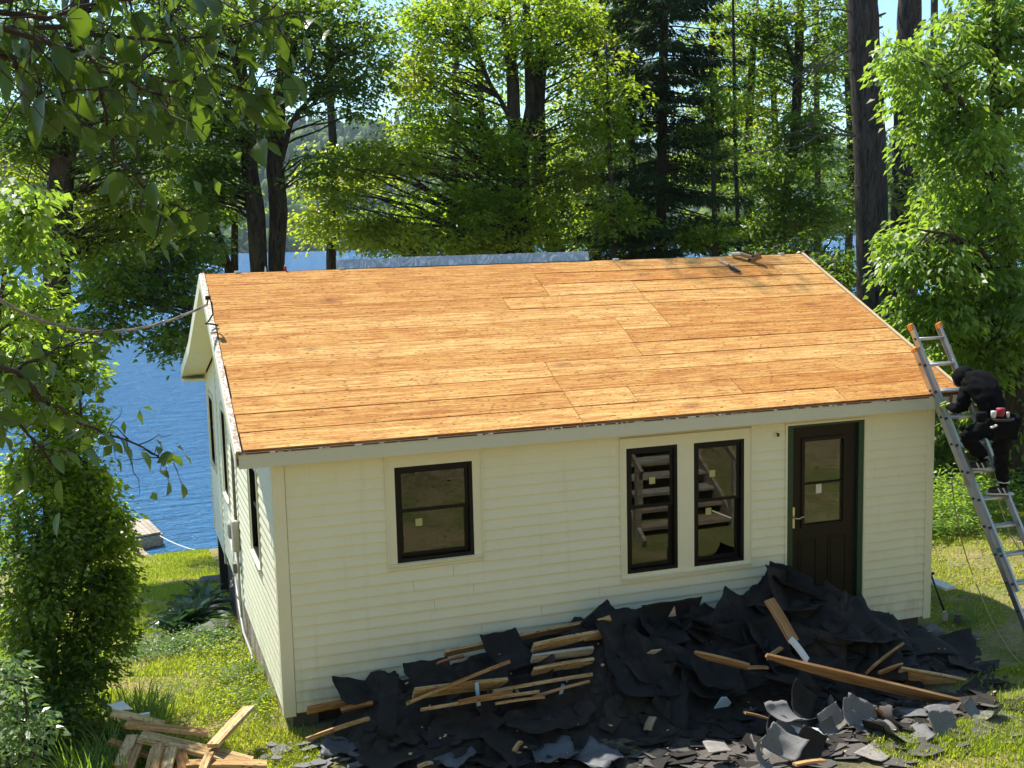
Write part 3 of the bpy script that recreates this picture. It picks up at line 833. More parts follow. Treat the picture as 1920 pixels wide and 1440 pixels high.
# ------------------------------------------------------------------ left shrubs
tree('tall_shrub', 'tall dense small leaved shrub at the left edge beside the lawn',
     [T(1.5, [(110, 1330), (95, 1150), (85, 950), (80, 700)], [.035, .03, .025, .015]), T(1.3, [(125, 1330), (150, 1100), (165, 900), (150, 750)], [.03, .025, .02, .01]),
      T(1.5, [(70, 1330), (40, 1100), (20, 850)], [.03, .025, .015])],
     [B(40, 600, 1.6, 80, 70, .5, 50, 1), B(120, 660, 1.7, 50, 40, .3, 22, 1), B(50, 740, 1.4, 80, 80, .6, 60, 1), B(150, 800, 1.5, 40, 40, .3, 16, 1), B(90, 880, 1.2, 90, 60, .6, 60, 1), B(180, 900, 1.3, 35, 30, .2, 12, 1),
      B(90, 1000, 1.1, 120, 70, .7, 80), B(200, 990, 1.2, 35, 40, .25, 14, 1), B(90, 1110, 1.0, 110, 80, .7, 80), B(205, 1110, 1.2, 36, 70, .3, 30), B(175, 945, 1.3, 60, 50, .4, 30, 1), B(205, 1020, 1.25, 34, 40, .25, 18, 1), B(130, 700, 1.6, 60, 60, .4, 22, 1), B(60, 1220, 1.0, 90, 80, .6, 50), B(160, 1230, .9, 60, 60, .4, 34), B(100, 1320, .6, 100, 50, .4, 50), B(40, 1400, .2, 80, 50, .3, 34), B(215, 1180, 1.0, 24, 50, .2, 14), B(225, 1080, 1.2, 22, 30, .2, 10)],
     'leaf_bush', .062, 52, (.09, .24), 'twig', cat_='shrub', crown2='leaf_maple', flat=.6, limb_r=.01)  # crown2 puts the sunlit look of the upper shrub into brighter leaf colour
tree('sapling', 'light green sapling with pale shiny leaves at the left edge above the shrub',
     [T(-1.0, [(-60, 1200), (-30, 800), (10, 500), (60, 420)], [.03, .025, .015, .006]), T(-1.0, [(-30, 800), (0, 620), (90, 560)], [.02, .012, .005], False)],
     [B(30, 390, -1, 70, 55, .4, 34), B(60, 460, -1, 60, 40, .3, 16), B(20, 540, -1, 50, 30, .3, 12), B(60, 575, -1, 50, 25, .3, 10), B(30, 660, -1, 60, 30, .3, 12)],
     'leaf_bright', .08, 16, (.12, .24), 'twig', cat_='sapling', flat=.5, limb_r=.008, droop=.6)
tree('shrub', 'pale leaved shrub at the bottom left corner in front of the day lilies',
     [T(-2.2, [(30, 1470), (50, 1330), (40, 1240)], [.015, .01, .005]), T(-2.2, [(40, 1470), (70, 1400), (85, 1330)], [.012, .008, .004]), T(-2.0, [(0, 1470), (-10, 1300), (0, 1240)], [.015, .01, .005])],
     [B(20, 1260, -2.2, 40, 25, .2, 9), B(60, 1340, -2.2, 30, 30, .2, 8), B(25, 1400, -2.1, 50, 40, .3, 18), B(15, 1320, -2.1, 35, 40, .3, 12)],
     'leaf_pale', .075, 14, (.09, .18), 'twig', cat_='shrub', flat=.5, limb_r=.006, droop=.3, wr=.42)

def blades(name, cs, n, length, width, spread, mat, parent=None, arch=.6, kind=None):
    """arching strap leaves in clumps: 3 segment strips"""
    K = len(cs); Nn = K * n
    base = np.repeat(cs, n, 0) + RNG.normal(0, .03, (Nn, 3)) * [1, 1, 0]
    ang = RNG.uniform(0, 2 * PI, Nn); d = np.stack([np.cos(ang), np.sin(ang), np.zeros(Nn)], 1)
    L = length * RNG.uniform(.6, 1.2, Nn)[:, None]; sp = spread * RNG.uniform(.3, 1.2, Nn)[:, None]
    perp = np.stack([-d[:, 1], d[:, 0], np.zeros(Nn)], 1)
    z = np.array([0, 0, 1.0])
    rows = []
    for u, wf in ((0, .5), (.35, 1), (.7, .8), (1, .08)):
        p = base + d * (sp * L * u) + z * L * (u * (1 - .25 * sp) - arch * sp * u ** 2.2)
        w_ = width * wf * .5
        rows.append(p - perp * w_); rows.append(p + perp * w_)
    V = np.stack(rows, 1).reshape(-1, 3)
    b = (np.arange(Nn) * 8)[:, None]
    F = np.concatenate([b + np.array([[0, 1, 3, 2]]), b + np.array([[2, 3, 5, 4]]), b + np.array([[4, 5, 7, 6]])], 0)
    A = np.tile(RNG.random(Nn), 3)
    return tri_mesh(name, V, F, MAT[mat], A, parent, kind)

# day lilies bottom left
cs = np.array([(x, y, ground_z(x, y)) for x, y in [(-1.9 + .9 * RNG.random(), -.9 + 1.9 * RNG.random()) for _ in range(34)]])
o = blades('day_lilies', cs, 34, .55, .014, .75, 'leaf_bush', None, .5, 'stuff')
props(o, 'patch of arching strap leaved day lilies below the tall shrub', 'plants')

# lawn grass
def grass(name, label, n, fn, h=.05, kind='stuff'):
    P = np.array([fn() for _ in range(n)])
    keep = np.array([noise.noise(Vector((p[0] * 1.1, p[1] * 1.1, 2))) + .28 * noise.noise(Vector((p[0] * 5, p[1] * 5, 2))) for p in P])
    P = P[(keep > -.03) | (RNG.random(n) < .20)]
    K = len(P)
    z = np.array([ground_z(x, y) for x, y in P]); base = np.column_stack([P, z - .005])
    ang = RNG.uniform(0, 2 * PI, K); d = np.stack([np.cos(ang), np.sin(ang), np.zeros(K)], 1); pr = np.stack([-d[:, 1], d[:, 0], np.zeros(K)], 1)
    hh = (h * RNG.uniform(.5, 1.5, K))[:, None]; w_ = (.0065 * RNG.uniform(.7, 1.5, K))[:, None]
    tip = base + d * hh * RNG.uniform(.2, 1.1, K)[:, None] + np.array([0, 0, 1]) * hh
    V = np.stack([base - pr * w_, base + pr * w_, tip], 1).reshape(-1, 3)
    F = np.arange(K * 3).reshape(-1, 3)
    a = np.array([.35 + .55 * noise.noise(Vector((x * 1.3, y * 1.3, 8))) for x, y in P]) + RNG.normal(0, .16, K)
    o = tri_mesh(name, V, F, MAT['grass'], a, None, kind); return props(o, label, 'grass')
grass('grass', 'sunny dappled lawn running down to the lake left of the cottage', 190000, lambda: (RNG.uniform(-3.2, .25) if True else 0, -1.2 + 16.5 * RNG.random() ** 1.25), .05)
grass('grass', 'patchy lawn at the bottom right corner around the curled shingles', 42000, lambda: (lambda x: (x, RNG.uniform(-3.5, -2.15 if x < 6.3 else -1.3)))(RNG.uniform(4.7, 8.6)), .055)
grass('grass', 'thin grass beyond the ladder on the right of the cottage', 50000, lambda: (RNG.uniform(7.3, 12.5), RNG.uniform(-1.3, 4.2)), .045)

# weeds along the left wall, ferns, hostas
def weeds(name, label, pts, n, size, mat, r=(.08, .2), h=.12):
    cs = np.array([(x, y, ground_z(x, y) + h * RNG.uniform(.4, 1.2)) for x, y in pts])
    V, F, A = spray(cs, RNG.uniform(r[0], r[1], len(cs)), n, size, .7, .1, .55, .8, .5)
    o = tri_mesh(name, V, F, MAT[mat], A, None, 'stuff'); return props(o, label, 'plants')
weeds('weeds', 'bright yellow green weeds growing along the foot of the left wall', [(-.12 - .55 * RNG.random() ** 1.5, .3 + 4.2 * RNG.random()) for _ in range(190)], 55, .034, 'leaf_yellow', (.06, .15), .06)
weeds('ground_cover', 'low blue green ground cover crossing the lawn before the hostas', [(-.2 - 1.3 * RNG.random(), 3.5 + .9 * RNG.random()) for _ in range(110)], 45, .04, 'leaf_pale', h=.08)

def fern(loc, n, L, label, group=None, spread=1.0):
    root = thing('fern', label, 'fern', loc, group)
    loc = np.array(loc, float)
    for k in range(n):
        a = 2 * PI * k / n + RNG.uniform(-.3, .3); d = np.array([math.cos(a), math.sin(a), 0]); pr = np.array([-d[1], d[0], 0])
        l = L * RNG.uniform(.75, 1.15); rise = RNG.uniform(.75, 1.1)
        V = []; F = []; seg = 13
        up = np.array([0, 0, 1.])
        for i in range(seg):
            u = i / (seg - 1); p = loc + d * l * spread * u * .8 + up * l * (rise * u - .75 * u ** 2.2)
            w_ = l * .20 * (math.sin(min(1, u * 1.15 + .12) * PI * .93)) + .004
            for s_ in (-1, 1):
                b = len(V); t = p + pr * s_ * w_ + d * w_ * .35 - up * w_ * .15
                q = p + d * l * .055
                V += [p - d * l * .012, q + d * l * .012, t]; F.append((b, b + 1, b + 2))
        o = tri_mesh('frond', np.array(V), np.array(F), MAT['fern'], RNG.random(len(F)) * .5 + .3, root)
    return root
for i, (x, y, L, lab) in enumerate([(-.18, 4.2, .55, 'upright fern at the foot of the left wall by the grey boulder'), (-.2, 1.9, .40, 'small fern against the middle of the left wall'),
                               (-.2, 1.0, .35, 'small fern nearest the front corner of the left wall'), (7.62, .0, .38, 'small bright fern beside the right corner of the cottage')]):
    fern((x, y, ground_z(x, y)), 9, L, lab)
for i in range(14):
    x = RNG.uniform(8.6, 12.4); y = RNG.uniform(3.4, 5.4)
    fern((x, y, ground_z(x, y)), 8, RNG.uniform(.6, .95), 'fern in the sunny bed of ferns behind the ladder', 'ferns beyond the ladder')
weeds('undergrowth', 'low leafy undergrowth bordering the lawn behind the ladder', [(8.2 + 5.5 * RNG.random(), 3.0 + 2.6 * RNG.random()) for _ in range(260)], 55, .07, 'leaf_bright', (.15, .35), .4)

def hosta(loc, n, L, label):
    root = thing('hosta', label, 'plant', loc); loc = np.array(loc)
    # a few shared leaf meshes
    metas = []
    for v in range(4):
        V = []; F = []; seg = 7
        for i in range(seg):
            u = i / (seg - 1); w_ = .30 * math.sin(PI * min(1, .08 + u * .92)) ** .8 * (1 - .15 * u)
            if u < .2: w_ = .04 + u * .6
            z = .55 * u - .62 * u ** 2 + .06 * v * u
            for s_ in (-1, 0, 1):
                V.append((u * .95, s_ * w_ * .5, z + (.05 if s_ else 0)))
        for i in range(seg - 1):
            for s_ in (0, 1):
                b = i * 3 + s_; F.append((b, b + 1, b + 4, b + 3))
        me = mesh_from('leaf', V, F, MAT['hosta'])
        a = me.attributes.new('v', 'FLOAT', 'FACE'); a.data.foreach_set('value', [RNG.random() * .3 + .25 * v] * len(F))
        metas.append(me)
    for k in range(n):
        o = bpy.data.objects.new('leaf', metas[k % 4]); linkobj(o, root)
        a = k * 2.4; t = k / n
        o.location = (.07 * math.cos(a) * t, .07 * math.sin(a) * t, .02)
        o.rotation_euler = (RNG.uniform(-.25, .25), -1.0 + 1.0 * t + RNG.uniform(-.1, .1), a)
        s = L * RNG.uniform(.8, 1.15); o.scale = (s, s, s)
    return root
for x, y, n, L, lab in [(-.55, 5.2, 44, .50, 'front hosta clump with drooping blue green leaves in the shade'), (-.38, 6.1, 40, .5, 'larger hosta clump at the foot of the dark corner post'),
                        (-.8, 5.0, 24, .38, 'small pale edged hosta at the left end of the clump')]:
    hosta((x, y, ground_z(x, y)), n, L, lab)
def rock(name, label, loc, s, mat='stone'):
    import bmesh
    bm = bmesh.new(); bmesh.ops.create_icosphere(bm, subdivisions=3, radius=1)
    for v in bm.verts:
        n_ = noise.noise(v.co * 1.3 + Vector(loc)) * .35 + noise.noise(v.co * 4) * .08
        v.co = v.co * (1 + n_); v.co.x *= s[0]; v.co.y *= s[1]; v.co.z *= s[2]
    me = bpy.data.meshes.new(name); bm.to_mesh(me); bm.free(); me.materials.append(MAT[mat])
    o = bpy.data.objects.new(name, me); linkobj(o); o.location = loc; return props(o, label, 'rock')
rock('boulder', 'rounded grey boulder below the hostas by the left wall', (-.32, 4.55, ground_z(-.3, 4.55) + .04), (.26, .2, .15))
rock('stone', 'flat stone at the far end of the lawn beside the cottage', (.05, 9.3, ground_z(0, 9.3) + .03), (.3, .2, .08))
for x, y, s, lab in [(7.05, .12, .12, 'low stone under the right corner of the cottage'), (7.35, -.15, .08, 'small dark stone before the right corner of the cottage')]:
    rock('stone', lab, (x, y - .25, ground_z(x, y)), (s * 1.5, s, s * .8))

# ------------------------------------------------------------------ cottage
HW, HD, HH = 7.124, 6.1, 2.35     # width, main depth, wall height
RY, RZ = 3.04, 3.98               # ridge
EY, EZ = -0.15, 2.52              # front eave (top of boards)
KY, KZ = 6.0, 2.98                # knee of the rear slope
BY, BZ = 8.6, 2.34                # rear eave
OL, OR_ = -0.30, 7.42
house = thing('cottage', 'small cream sided cottage with a bare board roof above the lake', 'cottage', (0, 0, -.15))

# openings on front: (x0,x1,z0,z1)
FO = [(1.10, 1.855, 1.305, 2.22), (3.455, 4.02, .915, 2.20), (4.205, 4.785, .905, 2.195), (5.31, 6.22, -.02, 2.27)]
LO = [(1.35, 2.05, 1.05, 2.02), (4.75, 5.35, 1.0, 2.12)]   # left wall (y0,y1,z0,z1)
LO2 = [(7.15, 7.95, .95, 1.98)]

def cells(u0, u1, v0, v1, ops):
    """cut rectangle by openings -> list of rects"""
    us = sorted({u0, u1, *[o[0] for o in ops], *[o[1] for o in ops]}); vs = sorted({v0, v1, *[o[2] for o in ops], *[o[3] for o in ops]})
    us = [u for u in us if u0 <= u <= u1]; vs = [v for v in vs if v0 <= v <= v1]
    out = []
    for a, b in zip(us, us[1:]):
        run = None
        for c, d in zip(vs, vs[1:]):
            cu, cv = (a + b) / 2, (c + d) / 2
            if any(o[0] < cu < o[1] and o[2] < cv < o[3] for o in ops):
                if run: out.append(run); run = None
            else: run = (a, b, run[2], d) if run else (a, b, c, d)
        if run: out.append(run)
    return out

def siding_rows(parent, fixed, u0, u1, z0, z1, ops, axis, mat, pitch=.1022, top=None):
    """individual lapped courses. axis 'x': wall faces -y at y=fixed; axis 'y': wall faces -x at x=fixed. top(u)->limit height"""
    rows = int(round((z1 - z0) / pitch))
    for r in range(rows):
        a, b = z0 + r * pitch, z0 + (r + 1) * pitch
        segs = [(u0, u1)]
        for o in ops:
            if o[2] < b - .02 and o[3] > a + .02:
                ns = []
                for s0, s1 in segs:
                    if o[1] <= s0 or o[0] >= s1: ns.append((s0, s1)); continue
                    if o[0] > s0: ns.append((s0, o[0]))
                    if o[1] < s1: ns.append((o[1], s1))
                segs = ns
        # vinyl lengths: butt joints
        fin = []
        for s0, s1 in segs:
            if s1 - s0 > 3.0:
                j = s0 + (s1 - s0) * (.35 + .3 * ((r * 7) % 5) / 5); fin += [(s0, j - .0015), (j + .0015, s1)]
            else: fin.append((s0, s1))
        for s0, s1 in fin:
            if s1 - s0 < .01: continue
            b2 = b
            if top is not None:
                # gable clip: shrink range to where roof is above
                lo = s0; hi = s1
                while lo < hi and top(lo) < b: lo += .02
                while hi > lo and top(hi) < b: hi -= .02
                s0_, s1_ = lo, hi
                if s1_ - s0_ < .05: continue
            else: s0_, s1_ = s0, s1
            w1, w2, t_ = .020, .014, .004
            prof = [(-w1 + .0, a - .004), (-w1, a + pitch * .1), (-w2 * .4, b - .002), (-.001, b + .004), (0, b + .004), (0, a - .004)]
            m = MB(); V = []
            for u in (s0_, s1_):
                for dep, z in prof:
                    V.append((u, fixed + dep, z) if axis == 'x' else (fixed + dep, u, z))
            n = len(prof); F = [(i, (i + 1) % n, n + (i + 1) % n, n + i) for i in range(n)] + [tuple(range(n - 1, -1, -1)), tuple(range(n, 2 * n))]
            m.add(V, F); m.build('siding_board', mat, parent)

# wall cores
m = MB()
for a, b, c, d in cells(0.002, HW - .002, 0, HH + .1, FO): m.box(a, b, 0, .11, c, d)
front = m.build('wall', MAT['siding'], house)
siding_rows(front, 0, .095, 5.27, 0, HH + .05, [(1.01, 1.945, 1.255, 2.33), (3.385, 4.87, .83, 2.30)], 'x', MAT['siding'])
siding_rows(front, 0, 6.26, HW - .075, 0, HH + .05, [], 'x', MAT['siding'])
siding_rows(front, 0, 5.27, 6.26, HH - .04, HH + .06, [], 'x', MAT['siding'])
def gab(y):
    if y < RY: return EZ + (RZ - EZ) * (y - EY) / (RY - EY) - .14
    if y < KY: return RZ + (KZ - RZ) * (y - RY) / (KY - RY) - .14
    return KZ + (BZ - KZ) * (y - KY) / (BY - KY) - .14
m = MB()
def wall_y(m, x0, x1, y0, y1, zb, ops):
    for a, b, c, d in cells(y0, y1, zb, 2.25, ops): m.box(x0, x1, a, b, c, d)
wall_y(m, 0, .11, .112, HD, 0, LO)
m.prism([(0, .112, 2.25), (0, .112, gab(.12)), (0, RY, gab(RY)), (0, KY, gab(KY)), (0, HD, gab(HD)), (0, HD, 2.25)], (.11, 0, 0))
left = m.build('wall', MAT['siding_white'], house)
siding_rows(left, 0, .09, HD - .07, 0, 4.0, [(LO[0][0] - .07, LO[0][1] + .07, LO[0][2] - .07, LO[0][3] + .07), (LO[1][0] - .07, LO[1][1] + .07, LO[1][2] - .07, LO[1][3] + .07)], 'y', MAT['siding_white'], top=gab)
m = MB()
wall_y(m, 0.03, .14, HD + .002, 8.3, -.15, LO2)
m.prism([(.03, HD + .002, 2.25), (.03, HD + .002, gab(HD)), (.03, 8.3, gab(8.3)), (.03, 8.3, 2.25)], (.11, 0, 0))
m.box(.14, 7.0, 8.19, 8.3, -.15, 2.25)
porch = m.build('wall', MAT['siding_white'], house)
siding_rows(porch, .03, HD + .08, 8.22, -.15, 2.6, [(LO2[0][0] - .06, LO2[0][1] + .06, LO2[0][2] - .06, LO2[0][3] + .06)], 'y', MAT['siding_white'], top=gab)
m = MB()
m.box(HW - .11, HW, .112, 8.3, 0, 2.25)
m.prism([(HW - .11, .112, 2.25), (HW - .11, .112, gab(.12)), (HW - .11, RY, gab(RY)), (HW - .11, KY, gab(KY)), (HW - .11, 8.3, gab(8.3)), (HW - .11, 8.3, 2.25)], (.11, 0, 0))
m.build('wall', MAT['siding_white'], house)
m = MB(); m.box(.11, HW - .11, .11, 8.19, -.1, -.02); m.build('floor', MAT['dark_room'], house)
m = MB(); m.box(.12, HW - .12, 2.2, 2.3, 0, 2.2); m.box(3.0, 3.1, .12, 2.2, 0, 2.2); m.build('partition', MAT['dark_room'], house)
# trims: corner boards
m = MB(); m.box(-.022, .088, -.026, .004, -.03, 2.42); m.box(-.026, .004, -.022, .085, -.03, 2.44); m.build('corner_board', MAT['trim'], house)
m = MB(); m.box(HW - .075, HW + .02, -.026, .004, -.03, 2.40); m.box(HW - .004, HW + .024, -.022, .08, -.03, 2.42); m.build('corner_board', MAT['trim'], house)
m = MB(); m.box(-.026, .004, HD - .07, HD + .03, -.2, 2.78); m.box(-.02, .028, HD + .03, HD + .05, -.2, 2.76); m.build('corner_board', MAT['trim'], house)
m = MB(); m.box(.004, .034, 8.22, 8.32, -.18, 2.3); m.build('corner_board', MAT['trim'], house)
# foundation, skirting and posts
m = MB(); m.box(.06, .30, .03, .27, -.5, -.002); m.box(6.8, 7.04, .05, .28, -.5, -.002); m.box(3.4, 3.64, .05, .28, -.5, -.002); m.build('foundation_block', MAT['concrete'], house)
m = MB(); m.box(.30, 6.8, .10, .20, -.6, -.004); m.build('foundation_skirt', MAT['dark_post'], house)
for k in range(22):
    y0 = .35 + k * .22
    m = MB(); zt = -.004; zb = ground_z(-.1, y0) - .12
    m.box(.025, .05, y0, y0 + .214, zb, zt); m.build('skirt_board', MAT['grey_wood'], house)
for yy in (6.35, 8.15):
    m = MB(); m.box(.04, .20, yy - .08, yy + .08, ground_z(0, yy) - .4, -.15); m.build('post', MAT['dark_post'], house)
m = MB(); m.box(.3, 6.9, 6.0, 6.1, -2, -.1); m.box(.04, .12, 5.3, 6.26, -1.6, -.004); m.build('crawlspace_wall', MAT['dark_post'], house)
m = MB(); m.box(.02, 7.0, 6.1, 8.3, -.25, -.155); m.build('porch_floor', MAT['trim'], house)

# windows
def frame_rect(m, axis, fixed, u0, u1, v0, v1, w, d0, d1):
    """picture-frame of width w: depth from d0 to d1 (offset along the wall normal)"""
    def bx(a, b, c, d):
        if axis == 'x': m.box(a, b, fixed + d0, fixed + d1, c, d)
        else: m.box(fixed + d0, fixed + d1, a, b, c, d)
    bx(u0, u0 + w, v0, v1); bx(u1 - w, u1, v0, v1); bx(u0 + w, u1 - w, v0, v0 + w); bx(u0 + w, u1 - w, v1 - w, v1)
    return m
def window(axis, fixed, u0, u1, v0, v1, notes=()):
    wd = frame_rect(MB(), axis, fixed, u0, u1, v0, v1, .036, -.016, .06).build('window', MAT['frame'], house)
    mid = (v0 + v1) / 2 + .02
    def pane(a, b, c, d, dep):
        m = MB()
        if axis == 'x': m.box(a, b, fixed + dep, fixed + dep + .006, c, d)
        else: m.box(fixed + dep, fixed + dep + .006, a, b, c, d)
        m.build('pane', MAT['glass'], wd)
    # upper sash (outer) and lower sash (set back)
    a, b = u0 + .038, u1 - .038
    frame_rect(MB(), axis, fixed, a, b, mid - .004, v1 - .038, .03, .006, .03).build('sash', MAT['frame'], wd)
    frame_rect(MB(), axis, fixed, a, b, v0 + .038, mid + .026, .038, .034, .056).build('sash', MAT['frame'], wd)
    pane(a + .031, b - .031, mid + .028, v1 - .07, .016)
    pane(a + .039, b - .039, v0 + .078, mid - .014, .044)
    for (x, z, mt) in notes:
        m = MB(); m.box(x, x + .065, fixed + (.012 if z > mid else .040), fixed + (.0145 if z > mid else .0425), z, z + .07); m.build('sticker', MAT[mt], wd)
    return wd
window('x', 0, 1.10, 1.855, 1.305, 2.22, [(1.30, 1.63, 'note')])
window('x', 0, 3.455, 4.02, .915, 2.20, [(3.72, 1.81, 'note')])
window('x', 0, 4.205, 4.785, .905, 2.195, [(4.40, 1.82, 'note'), (4.37, 1.42, 'note')])
m = MB(); m.bar((4.44, -.012 + .04, 1.46), (4.66, .030, 1.36), .008, .012); m.build('latch_strip', MAT['trim'], house)
for a in LO: window('y', 0, *a)
for a in LO2: window('y', .03, *a)
# casings
def casing(axis, fixed, u0, u1, v0, v1, openings, mat):
    m = MB()
    for a, b, c, d in cells(u0, u1, v0, v1, openings):
        if axis == 'x': m.box(a, b, fixed - .02, fixed - .001, c, d)
        else: m.box(fixed - .02, fixed - .001, a, b, c, d)
    o = m.build('window_casing', mat, house)
    e = frame_rect(MB(), axis, fixed, u0 - .004, u1 + .004, v0 - .004, v1 + .004, .012, -.034, -.0205)
    e.build('casing_lip', mat, o)
    s = MB()
    if axis == 'x': s.box(u0 + .012, u1 - .012, fixed - .045, fixed - .0205, v0 + .035, v0 + .045)
    else: s.box(fixed - .05, fixed - .0205, u0 + .012, u1 - .012, v0 + .035, v0 + .045)
    s.build('sill', mat, o)
casing('x', 0, 1.01, 1.945, 1.255, 2.33, [FO[0]], MAT['trim'])
casing('x', 0, 3.385, 4.87, .83, 2.30, [FO[1], FO[2]], MAT['trim'])
for a in LO: casing('y', 0, a[0] - .07, a[1] + .07, a[2] - .07, a[3] + .07, [a], MAT['siding_white'])
for a in LO2: casing('y', .03, a[0] - .06, a[1] + .06, a[2] - .06, a[3] + .06, [a], MAT['siding_white'])
# door
m = MB(); m.box(5.27, 5.292, -.034, .0, 0, 2.31); m.box(6.238, 6.26, -.034, .0, 0, 2.31); m.box(5.292, 6.238, -.034, .0, 2.288, 2.31); m.build('door_casing', MAT['trim'], house)
m = MB(); m.box(5.294, 5.365, -.022, .10, 0, 2.286); m.box(6.175, 6.236, -.022, .10, 0, 2.286); m.box(5.365, 6.175, -.022, .10, 2.262, 2.286); m.build('door_jamb', MAT['jamb'], house)
m = MB()
DY0, DY1 = .02, .06
PO = (5.52, 6.01, 1.19, 2.10)
for a, b, c, d in cells(5.368, 6.172, .02, 2.258, [PO]): m.box(a, b, DY0, DY1, c, d)
door = m.build('door', MAT['door'], house)
frame_rect(MB(), 'x', 0, PO[0] - .03, PO[1] + .03, PO[2] - .03, PO[3] + .03, .035, .004, .0195).build('door_pane_frame', MAT['door'], door)
m = MB(); m.box(PO[0] + .006, PO[1] - .006, .008, .034, 1.628, 1.642); m.build('muntin', MAT['door'], door)
m = MB(); m.box(PO[0] + .006, PO[1] - .006, .036, .042, PO[2] + .006, PO[3] - .006); m.build('pane', MAT['glass'], door)
m = MB(); m.box(PO[0] + .01, PO[1] - .01, .046, .05, 1.20, 1.30); m.build('frosted_strip', MAT['note_white'], door)
m = MB(); m.box(5.68, 5.75, .030, .033, 1.52, 1.62); m.build('sticker', MAT['note_white'], door)
for x0, x1 in ((5.46, 5.69), (5.83, 6.06)):
    frame_rect(MB(), 'x', 0, x0, x1, .22, 1.05, .018, .012, .0195).build('door_panel', MAT['door'], door)
    m = MB(); m.box(x0 + .035, x1 - .035, .014, .0195, .26, 1.01); m.build('door_panel', MAT['door'], door)
h = MB(); h.box(5.375, 5.415, .012, .0195, 1.17, 1.40); hp = h.build('handle_plate', MAT['brass'], door, bevel=.004)
m = MB(); m.tube([(5.395, .012, 1.29), (5.395, -.035, 1.29), (5.44, -.04, 1.285), (5.47, -.04, 1.30), (5.51, -.038, 1.295)], [.009, .009, .008, .008, .007], 7); m.build('handle', MAT['brass'], hp, smooth=True)
m = MB(); m.lathe([(.014, 0), (.014, .03), (.008, .035)], (5.17, -.045, 2.19), 8); m.tube([(5.17, -.045, 2.21), (5.17, 0, 2.22)], .006, 5); m.build('light_fitting', MAT['black'], house)

# ---- roof
m = MB()
def slab(m, x0, x1, prof, th):
    P = [(x0, y, z) for y, z in prof]; P += [(x0, y, z - th) for y, z in reversed(prof)]
    m.prism(P, (x1 - x0, 0, 0))
slab(m, -.26, 7.38, [(EY + .02, EZ - .035), (RY, RZ - .03), (KY, KZ), (BY, BZ)], .07)
roof = m.build('roof', MAT['dark_post'], house)
SL = math.hypot(RY - EY, RZ - EZ); su = ((RY - EY) / SL, (RZ - EZ) / SL); sn = (-su[1], su[0])
ROWS = 12
joints = {0: [2.95, 5.94], 1: [2.95, 3.66, 4.86], 2: [2.95], 3: [2.955], 4: [4.09], 5: [4.11], 6: [4.11, 4.70], 7: [4.70], 8: [2.95, 4.69], 9: [3.53, 4.69], 10: [3.53, 6.8], 11: [4.69]}
bw = SL / ROWS
rr = random.Random(5)
for r in range(ROWS):
    xs = [-.285] + joints[r] + [7.415]
    g0 = rr.uniform(.001, .004)
    for i, (a, b) in enumerate(zip(xs, xs[1:])):
        d0, d1 = r * bw + g0 + .002, (r + 1) * bw - rr.uniform(.004, .012)
        tl = rr.uniform(-.003, .004)
        ea = .0 if i else rr.uniform(0, .012); eb = 0 if b < 7.4 else rr.uniform(0, .012)
        V = []
        for dd, k in ((d0, tl), (d1, -tl)):
            for x in (a + ea + .004, b - eb - .004):
                for h_ in (-.024, k):
                    V.append((x, EY + su[0] * dd + sn[0] * h_, EZ + su[1] * dd + sn[1] * h_))
        # order: (d0:a bottom,a top,b bottom,b top),(d1: ...)
        F = [(1, 3, 7, 5), (0, 4, 6, 2), (0, 2, 3, 1), (4, 5, 7, 6), (0, 1, 5, 4), (2, 6, 7, 3)]
        mb = MB(); mb.add(V, F)
        o0 = np.array([a, EY + su[0] * d0, EZ + su[1] * d0])
        ob = mb.build('roof_board', MAT['roof_wood'], roof)
        # shift mesh so that texture space runs along the board
        off = o0 - ORG[roof.name]
        ob.data.transform(Matrix.Translation(-Vector(off))); ob.location = off
# ridge strip of the rear slope boards
m = MB(); m.bar((-.28, RY + .06, RZ - .025), (7.41, RY + .06, RZ - .025), .10, .02, (0, .35, 1)); m.build('ridge_board', MAT['drip'], roof)
# shingle nails / scraps left on the ridge
for px in (440, 635, 1150, 1460):
    p = onp(px, 512 - (px - 440) * .028, (0, 1, 0), RY + .03)
    m = MB(); m.box(p[0], p[0] + .06, RY - .01, RY + .05, RZ - .012, RZ + .02); m.build('ridge_scrap', MAT['whitewood'], roof)
# front fascia
m = MB(); m.box(OL - .015, OR_ + .01, EY - .025, EY - .002, 2.362, 2.488); m.box(OL - .015, OR_ + .01, EY - .002, .0, 2.362, 2.372); m.build('fascia', MAT['fascia'], roof)
m = MB(); m.box(OL - .012, OR_ + .01, EY - .032, EY - .003, 2.4885, 2.503); m.build('drip_edge', MAT['drip'], roof)
m = MB()
for k in range(60):
    x = rr.uniform(OL, OR_); m.box(x, x + rr.uniform(.01, .09), EY - .036, EY - .033, 2.489, 2.489 + rr.uniform(.004, .012))
m.build('torn_edge', MAT['whitewood'], roof, kind='stuff')
